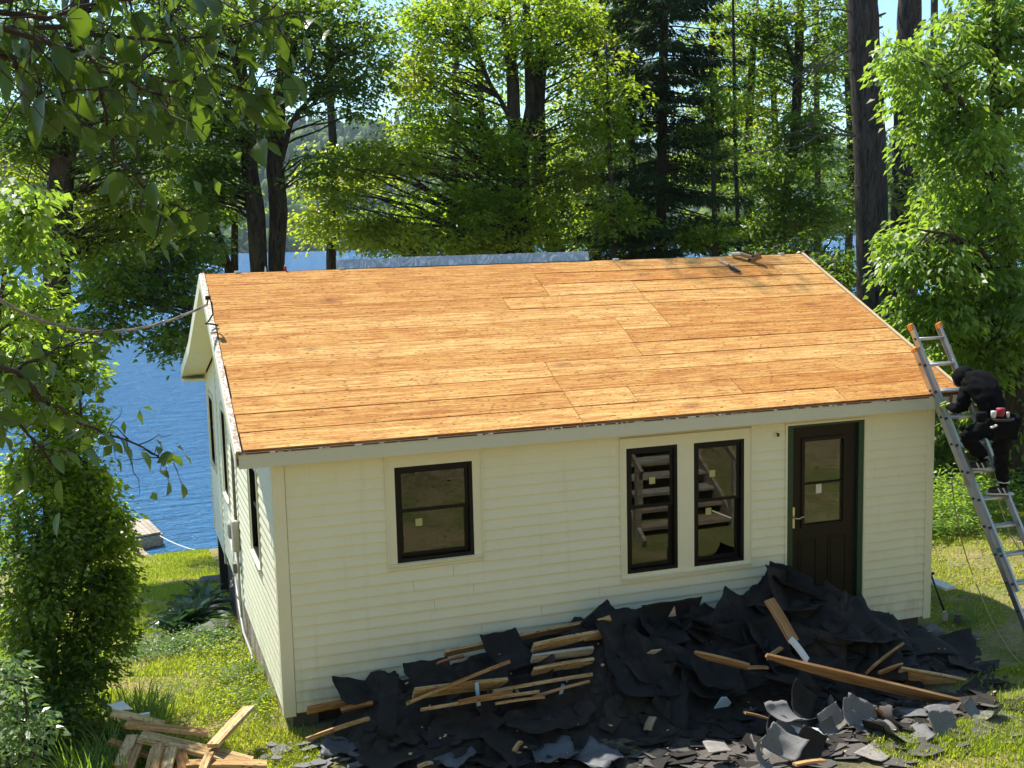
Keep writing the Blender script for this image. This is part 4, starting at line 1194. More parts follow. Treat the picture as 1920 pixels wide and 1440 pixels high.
# rakes: chipped top edge plus white rake fascia and soffits
def rake(x0, x1, mat, name, zo0, zo1, pts):
    m = MB()
    P = [(x0, y, z + zo1) for y, z in pts] + [(x0, y, z + zo0) for y, z in reversed(pts)]
    m.prism(P, (x1 - x0, 0, 0)); return m.build(name, mat, roof)
fr = [(EY - .02, EZ - .012), (RY, RZ)]
rake(OL - .035, OL + .012, MAT['chipped'], 'rake_edge', -.05, .012, fr)
rake(OL - .045, OL - .036, MAT['siding_white'], 'rake_fascia', -.15, .0, fr + [(KY, KZ), (BY, BZ)])
rake(OR_ - .004, OR_ + .035, MAT['raw_rake'], 'rake_edge', -.05, .014, fr)
rake(OR_ + .036, OR_ + .045, MAT['siding_white'], 'rake_fascia', -.15, .0, fr + [(KY, KZ), (BY, BZ)])
pr = [(EY, EZ), (RY, RZ), (KY, KZ), (BY, BZ)]
m = MB()
P = [(OL - .035, y, z - .13) for y, z in pr] + [(OL - .035, y, z - .145) for y, z in reversed(pr)]
m.prism(P, (abs(OL) + .033, 0, 0)); m.build('soffit', MAT['siding_white'], roof)
m = MB()
P = [(HW + .002, y, z - .13) for y, z in pr] + [(HW + .002, y, z - .145) for y, z in reversed(pr)]
m.prism(P, (OR_ - HW + .03, 0, 0)); m.build('soffit', MAT['siding_white'], roof)
m = MB(); m.box(OL - .04, .0, BY - .35, BY + .02, BZ - .18, BZ - .146); m.build('eave_return', MAT['siding_white'], roof)
m = MB(); m.box(OL - .04, 7.4, BY - .01, BY + .02, BZ - .16, BZ); m.build('fascia', MAT['siding_white'], roof)

# electric meter and conduit on left wall
mt = thing('electric_meter', 'grey electric meter box with clear cover and conduit on the left wall', 'meter', (-.03, 3.7, .6))
m = MB(); m.box(-.10, -.02, 3.55, 3.78, .62, 1.0); m.build('meter_box', MAT['meter'], mt, bevel=.01)
m = MB(); m.box(-.13, -.021, 3.80, 3.98, .72, .92); m.build('meter_cover', MAT['pvc'], mt, bevel=.02)
m = MB(); m.tube([(-.045, 3.66, 1.0), (-.045, 3.66, 1.5), (-.045, 3.62, 2.4), (-.06, 3.4, 3.2)], .02, 8); m.build('conduit', MAT['cable'], mt, smooth=True)
m = MB(); m.tube([(-.05, 3.62, .62), (-.05, 3.60, .3), (-.05, 3.55, -.1), (-.05, 3.45, -.5)], .016, 7); m.build('conduit', MAT['meter'], mt, smooth=True)
m = MB(); m.box(-.11, -.03, 3.62, 3.72, .34, .46); m.build('junction_box', MAT['cable'], mt)
m = MB(); m.tube([(-.04, 4.6, .55), (-.04, 4.4, .2), (-.05, 4.0, .0), (-.06, 3.7, -.12), (-.06, 3.3, -.3), (-.05, 2.6, -.3), (-.05, 2.2, -.45)], .016, 8); m.build('conduit', MAT['pvc'], mt, smooth=True)
m = MB(); m.tube([(-.03, 3.68, .4), (-.1, 3.9, .2), (-.12, 4.2, .0), (-.05, 4.6, -.1), (-.05, 4.9, -.12)], .008, 5); m.build('loose_wire', MAT['cable'], mt)
# service drop cable
wire = thing('power_cable', 'twisted grey service cable sagging from the left edge to the gable', 'cable', at(370, 570, 2.6))
def catenary(a, mid, b, n=26):
    out = []
    for i in range(n + 1):
        t = i / n; out.append(np.array(a) * (1 - t) ** 2 + 2 * np.array(mid) * t * (1 - t) + np.array(b) * t * t)
    return out
A_ = at(-60, 520, -3.0); Bq = at(373, 572, 1.9)
Bq[0] = -.36
mp = at(150, 690, -.4)
cc = catenary(A_, mp, Bq)
for ph in (0, 2.1, 4.2):
    m = MB(); m.tube([p + np.array([math.cos(i * .9 + ph), 0, math.sin(i * .9 + ph)]) * .009 for i, p in enumerate(cc)], .006, 6); m.build('strand', MAT['cable'], wire, smooth=True)
q = Bq
m = MB(); m.tube([q, q + [.02, 0, .07], q + [.05, .02, .02], q + [.055, 0, -.1], q + [.0, -.05, -.17], q + [-.03, -.05, -.19], q + [.04, -.02, -.2], q + [.10, .0, -.22]], .009, 6); m.build('drip_loop', MAT['black'], wire, smooth=True)
m = MB(); m.box(q[0] - .01, q[0] + .04, q[1] - .02, q[1] + .03, q[2] + .05, q[2] + .09); m.build('clamp', MAT['black'], wire)

# ------------------------------------------------------------------ things on the roof
fl = thing('flashing_bundle', 'long plastic wrapped bundle of metal flashing lying along the ridge', 'flashing', (2.8, RY + .06, RZ))
for i, (x0, x1, h0) in enumerate([(1.22, 4.25, .10), (1.9, 4.38, .118), (1.24, 2.4, .112)]):
    m = MB(); n_ = 24
    V = []
    for k in range(n_ + 1):
        x = x0 + (x1 - x0) * k / n_; w_ = .008 * noise.noise(Vector((x * 3, i, 0)))
        V += [(x, RY + .02 + i * .006, RZ + .004 + i * .002), (x, RY + .05 + i * .006, RZ + h0 + w_), (x, RY + .12 + i * .004, RZ + h0 - .01 + w_), (x, RY + .13 + i * .003, RZ - .05)]
    F = [(k * 4 + j, k * 4 + (j + 1) % 4, (k + 1) * 4 + (j + 1) % 4, (k + 1) * 4 + j) for k in range(n_) for j in range(4)] + [(3, 2, 1, 0), tuple(n_ * 4 + j for j in range(4))]
    m.add(V, F); m.build('flashing_strip', MAT['foil'], fl)
p = at(535, 507, RY + .02)
bt = thing('chalk_bottle', 'small red bottle with black cap standing on the ridge near the left end', 'bottle', (p[0], RY + .02, RZ))
MAT['red'] = simple('red_plastic', (.35, .03, .025), .4, .2, 20)
m = MB(); m.lathe([(.018, 0), (.018, .045), (.010, .055)], (p[0], RY + .02, RZ + .002), 10); m.build('body', MAT['red'], bt, smooth=True)
m = MB(); m.lathe([(.010, .0552), (.010, .07)], (p[0], RY + .02, RZ + .002), 8); m.build('cap', MAT['note_white'], bt)
p = at(498, 505, RY + .02)
m = MB(); m.lathe([(.014, 0), (.009, .05), (.002, .075)], (p[0], RY + .03, RZ - .012), 8)
props(recenter(m.build('tube', MAT['note_white']), (p[0], RY + .03, RZ)), 'small white tube standing on the ridge beside the red bottle', 'tube')
def on_roof(x, y, h=0):
    return Vector((x, y + sn[0] * h, EZ + (y - EY) * su[1] / su[0] + sn[1] * h))
pb = thing('shingle_remover', 'dark shears like tool lying on the boards below the ridge', 'tool', tuple(on_roof(6.15, 2.75)))
m = MB(); m.tube([on_roof(6.10, 2.92, .02), on_roof(6.17, 2.78, .02)], [.008, .012], 6); m.build('blade', MAT['alu'], pb)
for s_ in (-.02, .03):
    m = MB(); m.tube([on_roof(6.17, 2.78, .02), on_roof(6.17 + s_, 2.70, .022), on_roof(6.21 + s_, 2.60, .02), on_roof(6.24, 2.60 + s_ * .3, .02)], [.012, .013, .012, .01], 6); m.build('handle', MAT['black'], pb)
ng = thing('nail_gun', 'dark tool with pale belt perched on the ridge at the right', 'power tool', tuple(on_roof(6.55, 2.95)))
MAT['tan'] = simple('tan_leather', (.35, .25, .14), .7, .3, 14)
m = MB(); m.bar(on_roof(6.42, 3.02, .05), on_roof(6.60, 2.86, .05), .06, .05); m.build('body', MAT['tan'], ng, bevel=.01)
m = MB(); m.bar(on_roof(6.36, 3.04, .03), on_roof(6.46, 2.98, .06), .07, .04); m.build('pad', MAT['note_white'], ng, bevel=.01)
m = MB(); m.bar(on_roof(6.56, 2.90, .01), on_roof(6.66, 2.84, .10), .05, .08); m.build('magazine', MAT['brown_wood'], ng, bevel=.006)
m = MB(); m.bar(on_roof(6.54, 2.90, .0), on_roof(6.58, 2.87, .09), .04, .03); m.build('handle', MAT['black'], ng, bevel=.006)

# ------------------------------------------------------------------ ladder
def lad(z, off=0.0, right=False, dy=0.0):
    x = 7.02 + (2.6 - z) * .163 + (.375 if right else 0) + off
    y = -.16 - (2.6 - z) * .45 + dy
    return np.array([x, y, z])
ladder = thing('extension_ladder', 'aluminium extension ladder with orange end caps leaning on the eave', 'ladder', tuple(lad(-.15, .18)))
along = unit(lad(3, 0) - lad(0, 0)); nrml = unit(np.cross([1, 0, 0], along))
def channel(p0, p1, sgn, name, mat):
    """C shaped rail: web plus two flanges"""
    a = np.array([1, 0, 0]) - along * along[0]; a = unit(a); n_ = unit(np.cross(a, along))
    m = MB(); p0 = np.array(p0); p1 = np.array(p1)
    for c0, w_, h_ in ((a * 0, .006, .072), (-sgn * a * .013 + n_ * .033, .026, .006), (-sgn * a * .013 - n_ * .033, .026, .006)):
        m.bar(p0 + c0, p1 + c0, w_, h_, tuple(n_))
    return m.build(name, mat, ladder)
TOPF = 3.24; BOTF = .55; TOPB = 2.96; BOTB = -.14
rails = []
rails.append(channel(lad(BOTF), lad(TOPF), -1, 'rail', MAT['alu'])); rails.append(channel(lad(BOTF, 0, True), lad(TOPF, 0, True), 1, 'rail', MAT['alu']))
bo = nrml * -.0
def ladb(z, right=False): return lad(z, (.035 if right else -.035), right) + np.array([0, .065, .03])
rails.append(channel(ladb(BOTB), ladb(TOPB), -1, 'rail', MAT['alu'])); rails.append(channel(ladb(BOTB, True), ladb(TOPB, True), 1, 'rail', MAT['alu']))
MAT['rivet'] = simple('rung_socket', (.03, .03, .03), .5, .2, 30)
dz = .305 * along[2]
k = 0; z = 3.10
while z > BOTF:
    m = MB(); m.tube([lad(z) + [.004, 0, 0], lad(z, 0, True) - [.004, 0, 0]], .017, 8); m.build('rung', MAT['alu_dull'], ladder, smooth=True)
    m = MB(); m.tube([lad(z) - [.012, 0, 0], lad(z) - [.004, 0, 0]], .014, 8); m.build('rung_socket', MAT['rivet'], ladder)
    m = MB(); m.tube([lad(z, 0, True) + [.012, 0, 0], lad(z, 0, True) + [.004, 0, 0]], .014, 8); m.build('rung_socket', MAT['rivet'], ladder); z -= dz
z = 2.80
while z > BOTB + .1:
    m = MB(); m.tube([ladb(z) + [.004, 0, 0], ladb(z, True) - [.004, 0, 0]], .016, 8); m.build('rung', MAT['alu_dull'], ladder, smooth=True)
    m = MB(); m.tube([ladb(z) - [.012, 0, 0], ladb(z) - [.004, 0, 0]], .014, 8); m.build('rung_socket', MAT['rivet'], ladder); z -= dz
for f_, zz in ((lad, TOPF),):
    for r_ in (False, True):
        p = lad(zz, 0, r_); m = MB(); m.bar(p - along * .05, p + along * .02, .036, .082, tuple(nrml)); m.build('end_cap', MAT['orange'], ladder, bevel=.008)
for r_ in (False, True):
    p = ladb(TOPB, r_); m = MB(); m.bar(p - along * .03, p + along * .012, .034, .08, tuple(nrml)); m.build('end_cap', MAT['orange'], ladder, bevel=.006)
    p = ladb(BOTB, r_); m = MB(); m.bar(p + [0, -.06, .0], p + [0, .06, .0], .07, .03); m.build('foot', MAT['black'], ladder, bevel=.005)
m = MB(); p = lad(.95); m.bar(p - along * .02 - [.006, 0, 0], p + along * .03 - [.006, 0, 0], .012, .06, tuple(nrml)); m.build('tape', simple('teal_tape', (.02, .25, .22), .5), ladder)
m = MB(); p = lad(2.45, .17); m.tube([p + [0, .02, .05], p + [.01, .05, -.02], p + [.0, .03, -.06]], .014, 7); m.build('pulley', MAT['brown_wood'], ladder)
rope = MB()
rp = [lad(2.4, .19) + [0, .03, 0], lad(1.6, .02) + [-.08, .06, 0], at(1785, 900, -.3), at(1800, 1000, .2), at(1822, 1075, .9), at(1850, 1150, .2)]
rp[-1][2] = ground_z(*rp[-1][:2]) + .03; rp[-2][2] = ground_z(*rp[-2][:2]) + .25
g2 = [onp(x, y, (0, 0, 1), -.14) for x, y in ((1858, 1160), (1880, 1200), (1905, 1235), (1940, 1265))]
pts = rp[:-1] + g2
dense = []
for i in range(len(pts) - 1):
    a, b = np.array(pts[i]), np.array(pts[i + 1]); p_ = np.array(pts[max(i - 1, 0)]); n2 = np.array(pts[min(i + 2, len(pts) - 1)])
    for j in range(6):
        t = j / 6; dense.append(.5 * ((2 * a) + (b - p_) * t + (2 * p_ - 5 * a + 4 * b - n2) * t * t + (3 * a - p_ - 3 * b + n2) * t ** 3))
rope.tube(dense, .007, 6); props(rope.build('rope', MAT['rope'], smooth=True), 'thin tan rope hanging from the ladder and trailing over the ground', 'rope')
rope = MB(); a = lad(2.3, .2); rope.tube([a, lad(1.9, .26) + [0, -.0, 0], lad(1.5, .24), lad(1.1, .20), lad(.75, .30), lad(.5, .34), lad(.35, .42)], .006, 6)
props(rope.build('rope', MAT['rope'], smooth=True), 'tan pull rope running down between the ladder rails', 'rope')

# ------------------------------------------------------------------ person on the ladder
def skinned(name, joints, edges, mat, parent, sub=2, wr=0.0):
    me = bpy.data.meshes.new(name); me.from_pydata([tuple(map(float, np.array(j[0]) - origin(parent))) for j in joints], edges, [])
    o = bpy.data.objects.new(name, me); C.objects.link(o)
    s = o.modifiers.new('skin', 'SKIN'); s.use_smooth_shade = True
    for i, j in enumerate(joints):
        r = j[1]; me.skin_vertices[0].data[i].radius = (r, r) if not hasattr(r, '__len__') else r
    me.skin_vertices[0].data[0].use_root = True
    ss = o.modifiers.new('sub', 'SUBSURF'); ss.levels = ss.render_levels = sub
    dg = bpy.context.evaluated_depsgraph_get(); ev = o.evaluated_get(dg)
    nm = bpy.data.meshes.new_from_object(ev); nm.name = name
    bpy.data.objects.remove(o)
    if wr:
        co = np.zeros(len(nm.vertices) * 3, np.float32); nm.vertices.foreach_get('co', co); co = co.reshape(-1, 3)
        no = np.array([v.normal[:] for v in nm.vertices])
        d = np.array([noise.noise(Vector((float(c[0]) * 9, float(c[1]) * 9, float(c[2]) * 22))) + .5 * noise.noise(Vector((float(c[0]) * 28, float(c[1]) * 20, float(c[2]) * 30))) for c in co])
        co = co + no * (d * wr)[:, None]; nm.vertices.foreach_set('co', co.astype(np.float32).ravel())
    nm.materials.clear(); nm.materials.append(mat)
    nm.polygons.foreach_set('use_smooth', [True] * len(nm.polygons)); nm.update()
    o = bpy.data.objects.new(name, nm); linkobj(o, parent); ORG[o.name] = origin(parent)
    return o
MAT['hoodie'] = simple('black_hoodie', (.006, .006, .007), .9, .3, 10, bump=.004, spec=.08)
MAT['trousers'] = simple('black_trousers', (.007, .0075, .009), .85, .35, 9, bump=.004, spec=.08)
MAT['glove'] = simple('glove_yellow', (.45, .55, .10), .7, .3, 30)
MAT['white_cloth'] = simple('white_stripe', (.7, .68, .66), .6, .15, 20)
MAT['red_pouch'] = simple('red_pouch', (.30, .02, .03), .6, .25, 14)
P_ = {}
hip = at(1872, 795, -.98); chest = at(1846, 728, -.80); neck = at(1820, 706, -.62); head = at(1808, 704, -.50)
shl = at(1812, 725, -.62); shr = at(1856, 722, -.62)
elb = at(1806, 766, -.66); hnd = lad(2.40) + [.01, -.05, .0]
kneeL = at(1812, 818, -.62); footL = lad(1.765, .16) + [0, -.03, .06]
kneeR = at(1876, 850, -.78); footR = lad(1.50, .30) + [0, -.03, .06]
elbR = at(1866, 760, -.35); hndR = lad(2.43, 0, True) + [.0, -.04, .03]
hipL = hip + [-.07, .02, -.02]; hipR = hip + [.08, 0, -.02]
man = thing('person', 'worker in black hoodie, dark trousers and yellow gloves climbing the ladder bent forward', 'person', tuple(footR))
J = [(hip, (.125, .11)), ((hip + chest) / 2, (.13, .105)), (chest, (.145, .115)), ((chest + neck) / 2, (.12, .10)), (neck, .06), (head, .085), (head + (head - neck) * .6 + [0, 0, -.02], .07),
     (shl, .075), (elb, .052), (elb * .25 + hnd * .75, .036), (hnd, .03), (shr, .075), (elbR, .052), (hndR, .034),
     (hipL, .095), (kneeL, .068), (footL + [.02, -.02, .10], .048), (footL, .045), (hipR, .10), (kneeR, .07), (footR + [.0, -.02, .10], .05), (footR, .045)]
E_ = [(0, 1), (1, 2), (2, 3), (3, 4), (4, 5), (5, 6), (3, 7), (7, 8), (8, 9), (9, 10), (3, 11), (11, 12), (12, 13), (0, 14), (14, 15), (15, 16), (16, 17), (0, 18), (18, 19), (19, 20), (20, 21)]
skinned('body', J, E_, MAT['trousers'], man)
JH = [(hip + [0, 0, .06], (.15, .13)), ((hip + chest) / 2, (.155, .13)), (chest, (.17, .14)), ((chest + neck) / 2, (.15, .125)), (neck, .10),
      (shl, .095), ((shl + elb) / 2, .078), (elb, .068), (elb * .25 + hnd * .75, .046), (shr, .095), (elbR, .07), (elbR * .3 + hndR * .7, .048)]
skinned('hoodie', JH, [(0, 1), (1, 2), (2, 3), (3, 4), (3, 5), (5, 6), (6, 7), (7, 8), (3, 9), (9, 10), (10, 11)], MAT['hoodie'], man, 3, .02)
JT = [(hip, (.145, .125)), (hipL, .112), ((hipL + kneeL) / 2, .098), (kneeL, .085), ((kneeL + footL) / 2, .072), (footL + [.01, -.02, .07], .06), (hipR, .115), ((hipR + kneeR) / 2, .1), (kneeR, .085), ((kneeR + footR) / 2, .072), (footR + [0, -.01, .08], .062)]
skinned('trousers', JT, [(0, 1), (1, 2), (2, 3), (3, 4), (4, 5), (0, 6), (6, 7), (7, 8), (8, 9), (9, 10)], MAT['trousers'], man, 3, .02)
fwd = unit(head - neck)
JHd = [(neck, .095), (head, (.118, .125)), (head + fwd * .07 + [0, 0, -.035], (.105, .115)), (head + fwd * .11 + [0, 0, -.07], (.085, .09))]
skinned('hood', JHd, [(0, 1), (1, 2), (2, 3)], MAT['hoodie'], man, 3, .010)
m = MB(); fc = head + fwd * .10 + [0, 0, -.075]
import bmesh
bm = bmesh.new(); bmesh.ops.create_uvsphere(bm, u_segments=12, v_segments=8, radius=.06, matrix=Matrix.Translation(Vector(tuple(fc - origin(man)))))
bmesh.ops.create_cone(bm, cap_ends=True, segments=6, radius1=.014, radius2=.004, depth=.03, matrix=Matrix.Translation(Vector(tuple(fc + fwd * .06 - origin(man)))))
me = bpy.data.meshes.new('face'); bm.to_mesh(me); bm.free(); me.materials.append(simple('skin', (.35, .2, .14), .6)); o = bpy.data.objects.new('face', me); linkobj(o, man)
# gloves: palm and five curled fingers around the rail
def glove(c, side):
    a = unit(np.array([1, 0, 0]) - along * along[0])
    n_ = nrml if nrml[1] < 0 else -nrml
    palm = c + n_ * .03 + along * .0
    j = [(palm - along * .0 + n_ * .015 - along * .05, .026), (palm, .034), (palm + along * .035, .030)]
    ed = [(0, 1), (1, 2)]
    j = [(p_, r_ * 1.3) for p_, r_ in j]
    o = skinned('glove', j, ed, MAT['glove'], man, 2)
    for k in range(4):
        L = (1.2, 1.4, 1.3, 1.05)[k]
        b = palm + along * (.042 - k * .023) + n_ * .008
        f = [(b, .0135), (b - a * side * .030 * L + n_ * .0, .011), (b - a * side * .045 * L - n_ * .030 * L, .010), (b - a * side * .025 - n_ * .052 * L, .009)]
        skinned('finger', f, [(0, 1), (1, 2), (2, 3)], MAT['glove'], o, 2)
    b = palm - along * .015 + a * side * .022
    skinned('thumb', [(b, .013), (b + a * side * .018 - n_ * .025, .012), (b + a * side * .008 - n_ * .048 + along * .012, .010)], [(0, 1), (1, 2)], MAT['glove'], o, 2)
    m = MB(); m.tube([palm - along * .045 + n_ * .018, palm - along * .075 + n_ * .03], [.036, .04], 10); m.build('cuff', MAT['white_cloth'], o)
glove(hnd, 1); glove(hndR, -1)
for f_ in (footL, footR):
    d = unit(np.array([-.75, .45, 0]))
    sh = skinned('shoe', [(f_ - d * .07 + [0, 0, -.03], .042), (f_ + [0, 0, -.02], .045), (f_ + d * .09 + [0, 0, -.035], .04), (f_ + d * .15 + [0, 0, -.04], .03)], [(0, 1), (1, 2), (2, 3)], MAT['black'], man, 2)
    m = MB(); m.bar(f_ - d * .11 + [0, 0, -.068], f_ + d * .18 + [0, 0, -.068], .085, .018); m.build('sole', MAT['white_cloth'], sh, bevel=.006)
    for k in range(2):
        m = MB(); c = f_ + d * (.0 + .05 * k) + [0, -.046, -.03]; m.bar(c + [0, 0, -.03], c + d * .03 + [0, 0, .03], .006, .012); m.build('stripe', MAT['white_cloth'], sh)
    m = MB(); m.tube([f_ + [0, -.01, .055], f_ + [0, -.01, .068]], .063, 12); m.build('ankle_band', MAT['white_cloth'], sh)
# tool belt
bl = hip + np.array([0, 0, .055])
m = MB(); m.tube([bl + [math.cos(t) * .155, math.sin(t) * .13, 0] for t in np.linspace(0, 2 * PI, 18)], .017, 6); belt = m.build('tool_belt', MAT['black'], man)
def pouch(px, py, y, w_, h_, mat):
    c = at(px, py, y); m = MB(); m.lathe([(w_ * .35, -h_ * .5), (w_ * .5, -h_ * .2), (w_ * .55, h_ * .3), (w_ * .5, h_ * .5)], tuple(c), 10); return m.build('pouch', mat, belt, smooth=True)
pouch(1876, 773, -1.12, .08, .085, MAT['red_pouch']); pouch(1863, 777, -1.13, .05, .07, MAT['white_cloth']); pouch(1840, 782, -1.08, .10, .10, MAT['trousers']); pouch(1890, 778, -1.08, .03, .06, MAT['white_cloth'])
m = MB(); c = at(1858, 802, -1.1); m.bar(c, c + np.array([.07, 0, .02]), .03, .02); m.build('tape_measure', MAT['white_cloth'], belt, bevel=.004)

# ------------------------------------------------------------------ debris: mound, sheets, planks
OUT = [(.2, .02), (.48, .1), (.78, .25), (1.1, .22), (1.5, .3), (1.84, .36), (2.13, .36), (2.4, .38), (2.85, .55), (3.08, .5), (3.7, .42), (4.25, .38), (4.7, .45), (5.12, .6), (5.5, .44), (6.0, .28), (6.4, .1), (6.8, -.04), (8, -.1)]
def top_at(x):
    if x <= OUT[0][0]: return -.12
    for (a, b), (c, d) in zip(OUT, OUT[1:]):
        if x < c: return b + (d - b) * (x - a) / (c - a)
    return -.1
def mound(x, y):
    g = ground_z(x, y)
    t = max(0, min(1, (-y - .25) / 1.25)); f = 1 - t * t * (3 - 2 * t)
    h_ = (top_at(x) - g) * f
    return g + max(0, h_)
xs = np.linspace(.35, 6.9, 90); ys = np.linspace(-1.75, -.06, 26)
V = []
for y in ys:
    for x in xs:
        e = min(1, (x - .35) / .3, (6.9 - x) / .3, (y + 1.75) / .25)
        V.append((x, y, ground_z(x, y) - .03 + max(0, e) * (mound(x, y) - ground_z(x, y) + .01 + .10 * noise.noise(Vector((x * 4, y * 4, 0))) + .05 * noise.noise(Vector((x * 11, y * 11, 0))))))
nx = len(xs); F = [(j * nx + i, j * nx + i + 1, (j + 1) * nx + i + 1, (j + 1) * nx + i) for j in range(len(ys) - 1) for i in range(nx - 1)]
m = MB(); m.V = V; m.F = F; o = m.build('roofing_heap', MAT['felt2'], kind='stuff'); props(o, 'crumpled core of the black roofing debris heap before the cottage', 'debris')

def sheet_mesh(w_, l_, curl, rg, seg=(10, 10), th=.006, rough=.05):
    """irregular torn bent sheet with thickness; curl in radians over its length"""
    a, b = seg; V = []
    ph = rg.uniform(0, 50); sk = rg.uniform(-.25, .25); fold = rg.uniform(.02, .12); tw = rg.uniform(-.5, .5); cx_ = rg.uniform(-.6, .6)
    for j in range(b + 1):
        for i in range(a + 1):
            u = i / a - .5; v = j / b - .5
            # torn outline: shrink towards the edges by a noisy amount
            ex = 1 - .20 * (.5 + .5 * noise.noise(Vector((v * 3 + ph, 1 if u > 0 else 7, 0)))) - .05 * noise.noise(Vector((v * 16 + ph, 2 if u > 0 else 9, 0)))
            ey = 1 - .20 * (.5 + .5 * noise.noise(Vector((u * 3 + ph, 3 if v > 0 else 5, 0)))) - .05 * noise.noise(Vector((u * 16 + ph, 4 if v > 0 else 6, 0)))
            x = u * w_ * ex + sk * v * l_; y = v * l_ * ey
            if abs(curl) > .05:
                R_ = l_ / curl; ang = y / R_; yy = R_ * math.sin(ang); zz = R_ * (1 - math.cos(ang))
            else: yy, zz = y, 0
            zz += rough * l_ * noise.noise(Vector((x * 3 + ph, y * 3, 0))) + .3 * rough * noise.noise(Vector((x * 9 + ph, y * 9, 3))) + tw * x * y + cx_ * x * x * .5 + fold * l_ * (.35 - abs(noise.noise(Vector((x * 4.5 + ph * 2, y * 4.5, 9)))))
            V.append((x, yy, zz))
    n = len(V)
    V2 = V + [(x, y, z - th) for x, y, z in V]
    F = []
    idx = lambda i, j: j * (a + 1) + i
    for j in range(b):
        for i in range(a):
            F.append((idx(i, j), idx(i + 1, j), idx(i + 1, j + 1), idx(i, j + 1)))
            F.append((n + idx(i, j + 1), n + idx(i + 1, j + 1), n + idx(i + 1, j), n + idx(i, j)))
    ring = [idx(i, 0) for i in range(a + 1)] + [idx(a, j) for j in range(1, b + 1)] + [idx(i, b) for i in range(a - 1, -1, -1)] + [idx(0, j) for j in range(b - 1, 0, -1)]
    for p, q in zip(ring, ring[1:] + ring[:1]): F.append((q, p, n + p, n + q))
    return V2, F
def soft(me, ring_n):
    sm = [True] * (len(me.polygons) - ring_n) + [False] * ring_n
    me.polygons.foreach_set('use_smooth', sm); me.update(); return me
def sheet(loc, rot, w_, l_, curl, mat, label, group=None, seed=0, rough=.05, name='roofing_sheet', cat_='roofing sheet'):
    rg = random.Random(seed); V, F = sheet_mesh(w_, l_, curl, rg, rough=rough)
    me = soft(mesh_from(name, V, F, MAT[mat]), 40)
    o = bpy.data.objects.new(name, me); linkobj(o); o.location = tuple(map(float, loc)); o.rotation_euler = rot
    return props(o, label, cat_, group)

# random sheets over the mound
rg = random.Random(21)
n_s = 0
meshes = []
for k in range(22):
    big = k < 14
    w_ = rg.uniform(.45, .85) if big else rg.uniform(.18, .34)
    V, F = sheet_mesh(w_, w_ * rg.uniform(.8, 1.5), rg.choice([.2, .5, .8, 1.3, 1.9, 2.4, -.4, -.8]), rg, rough=.05)
    tone = 'felt2' if k % 3 == 0 else 'felt'
    meshes.append((tone, big, soft(mesh_from('roofing_sheet', V, F, MAT[tone]), 40)))
def where(x, y):
    a = ('left of the planks' if x < 1.2 else 'over the planks' if x < 2.5 else 'below the left twin window' if x < 3.6 else 'below the right twin window' if x < 4.7 else 'before the door' if x < 5.8 else 'near the right corner')
    b = 'against the wall' if y > -.5 else 'halfway down the heap' if y > -1.05 else 'at the heap front'
    return a, b
for k in range(104):
    x = rg.uniform(.75, 6.4)
    if x < 3.15 and rg.random() < .9: x = rg.uniform(3.2, 6.2)
    big = rg.random() < (.62 if x > 2.7 else .25)
    y = -rg.uniform(.22 if big else .12, 1.25 if big else 1.5)
    if x > 5.2: y = max(y, -.95)
    sx = (mound(x + .1, y) - mound(x - .1, y)) / .2; sy = (mound(x, y + .1) - mound(x, y - .1)) / .2
    tone, bg_, me = rg.choice([m_ for m_ in meshes if m_[1] == big])
    o = bpy.data.objects.new('roofing_sheet', me); linkobj(o)
    nrm = Vector((-sx, -sy, 1)).normalized()
    o.rotation_mode = 'QUATERNION'
    q = nrm.to_track_quat('Z', 'Y')
    t_ = .24 if big else .4
    o.rotation_quaternion = q @ Euler((rg.gauss(0, t_), rg.gauss(0, t_), rg.uniform(0, 6.28))).to_quaternion()
    s_ = rg.uniform(.8, 1.1)
    o.location = (x, y, mound(x, y) + rg.uniform(.0, .05)); o.scale = (s_, s_, s_)
    a_, b_ = where(x, y)
    props(o, '%s %s torn roofing sheet %s, %s' % ('large' if big else 'small', 'black' if tone == 'felt' else 'brownish black', b_, a_), 'roofing sheet', 'torn roofing felt in the heap before the cottage')

# scraps on the ground
def scraps(name, label, n, region, sizes, mats, zf, seed):
    rg = random.Random(seed)
    m = MB()
    for k in range(n):
        x, y = region(rg); z = zf(x, y) + rg.uniform(.004, .03)
        r = rg.uniform(*sizes); kk = rg.choice([4, 5, 5, 6]); a0 = rg.uniform(0, 6.28)
        tx, ty = rg.gauss(0, .16) + (zf(x + .1, y) - zf(x - .1, y)) * 5 , rg.gauss(0, .16) + (zf(x, y + .1) - zf(x, y - .1)) * 5
        P = []
        for i in range(kk):
            a = a0 + 2 * PI * i / kk + rg.uniform(-.25, .25); rr_ = r * rg.uniform(.6, 1.2)
            dx, dy = rr_ * math.cos(a), rr_ * math.sin(a) * .7
            P.append((x + dx, y + dy, z + dx * tx + dy * ty))
        m.prism(P[::-1], (0, 0, .005))
    return props(m.build(name, mats, kind='stuff'), label, 'debris')
scraps('shingle_scraps', 'dark torn shingle scraps strewn flat on the shaded ground', 420, lambda g: (g.uniform(.6, 7.0), -g.uniform(.9, 2.3)), (.04, .20), MAT['felt2'], lambda x, y: mound(x, y), 4)
scraps('shingle_scraps', 'black felt scraps lying over the lower edge of the heap', 90, lambda g: (g.uniform(.5, 6.9), -g.uniform(.2, 1.9)), (.04, .16), MAT['felt'], lambda x, y: mound(x, y) + .01, 5)
scraps('shingle_scraps', 'grey brown sunlit shingle scraps at the bottom right edge', 260, lambda g: (g.uniform(2.6, 6.3), -1.72 - g.uniform(0, 1.2) * .8), (.05, .17), MAT['shingle_mid'], lambda x, y: ground_z(x, y), 6)
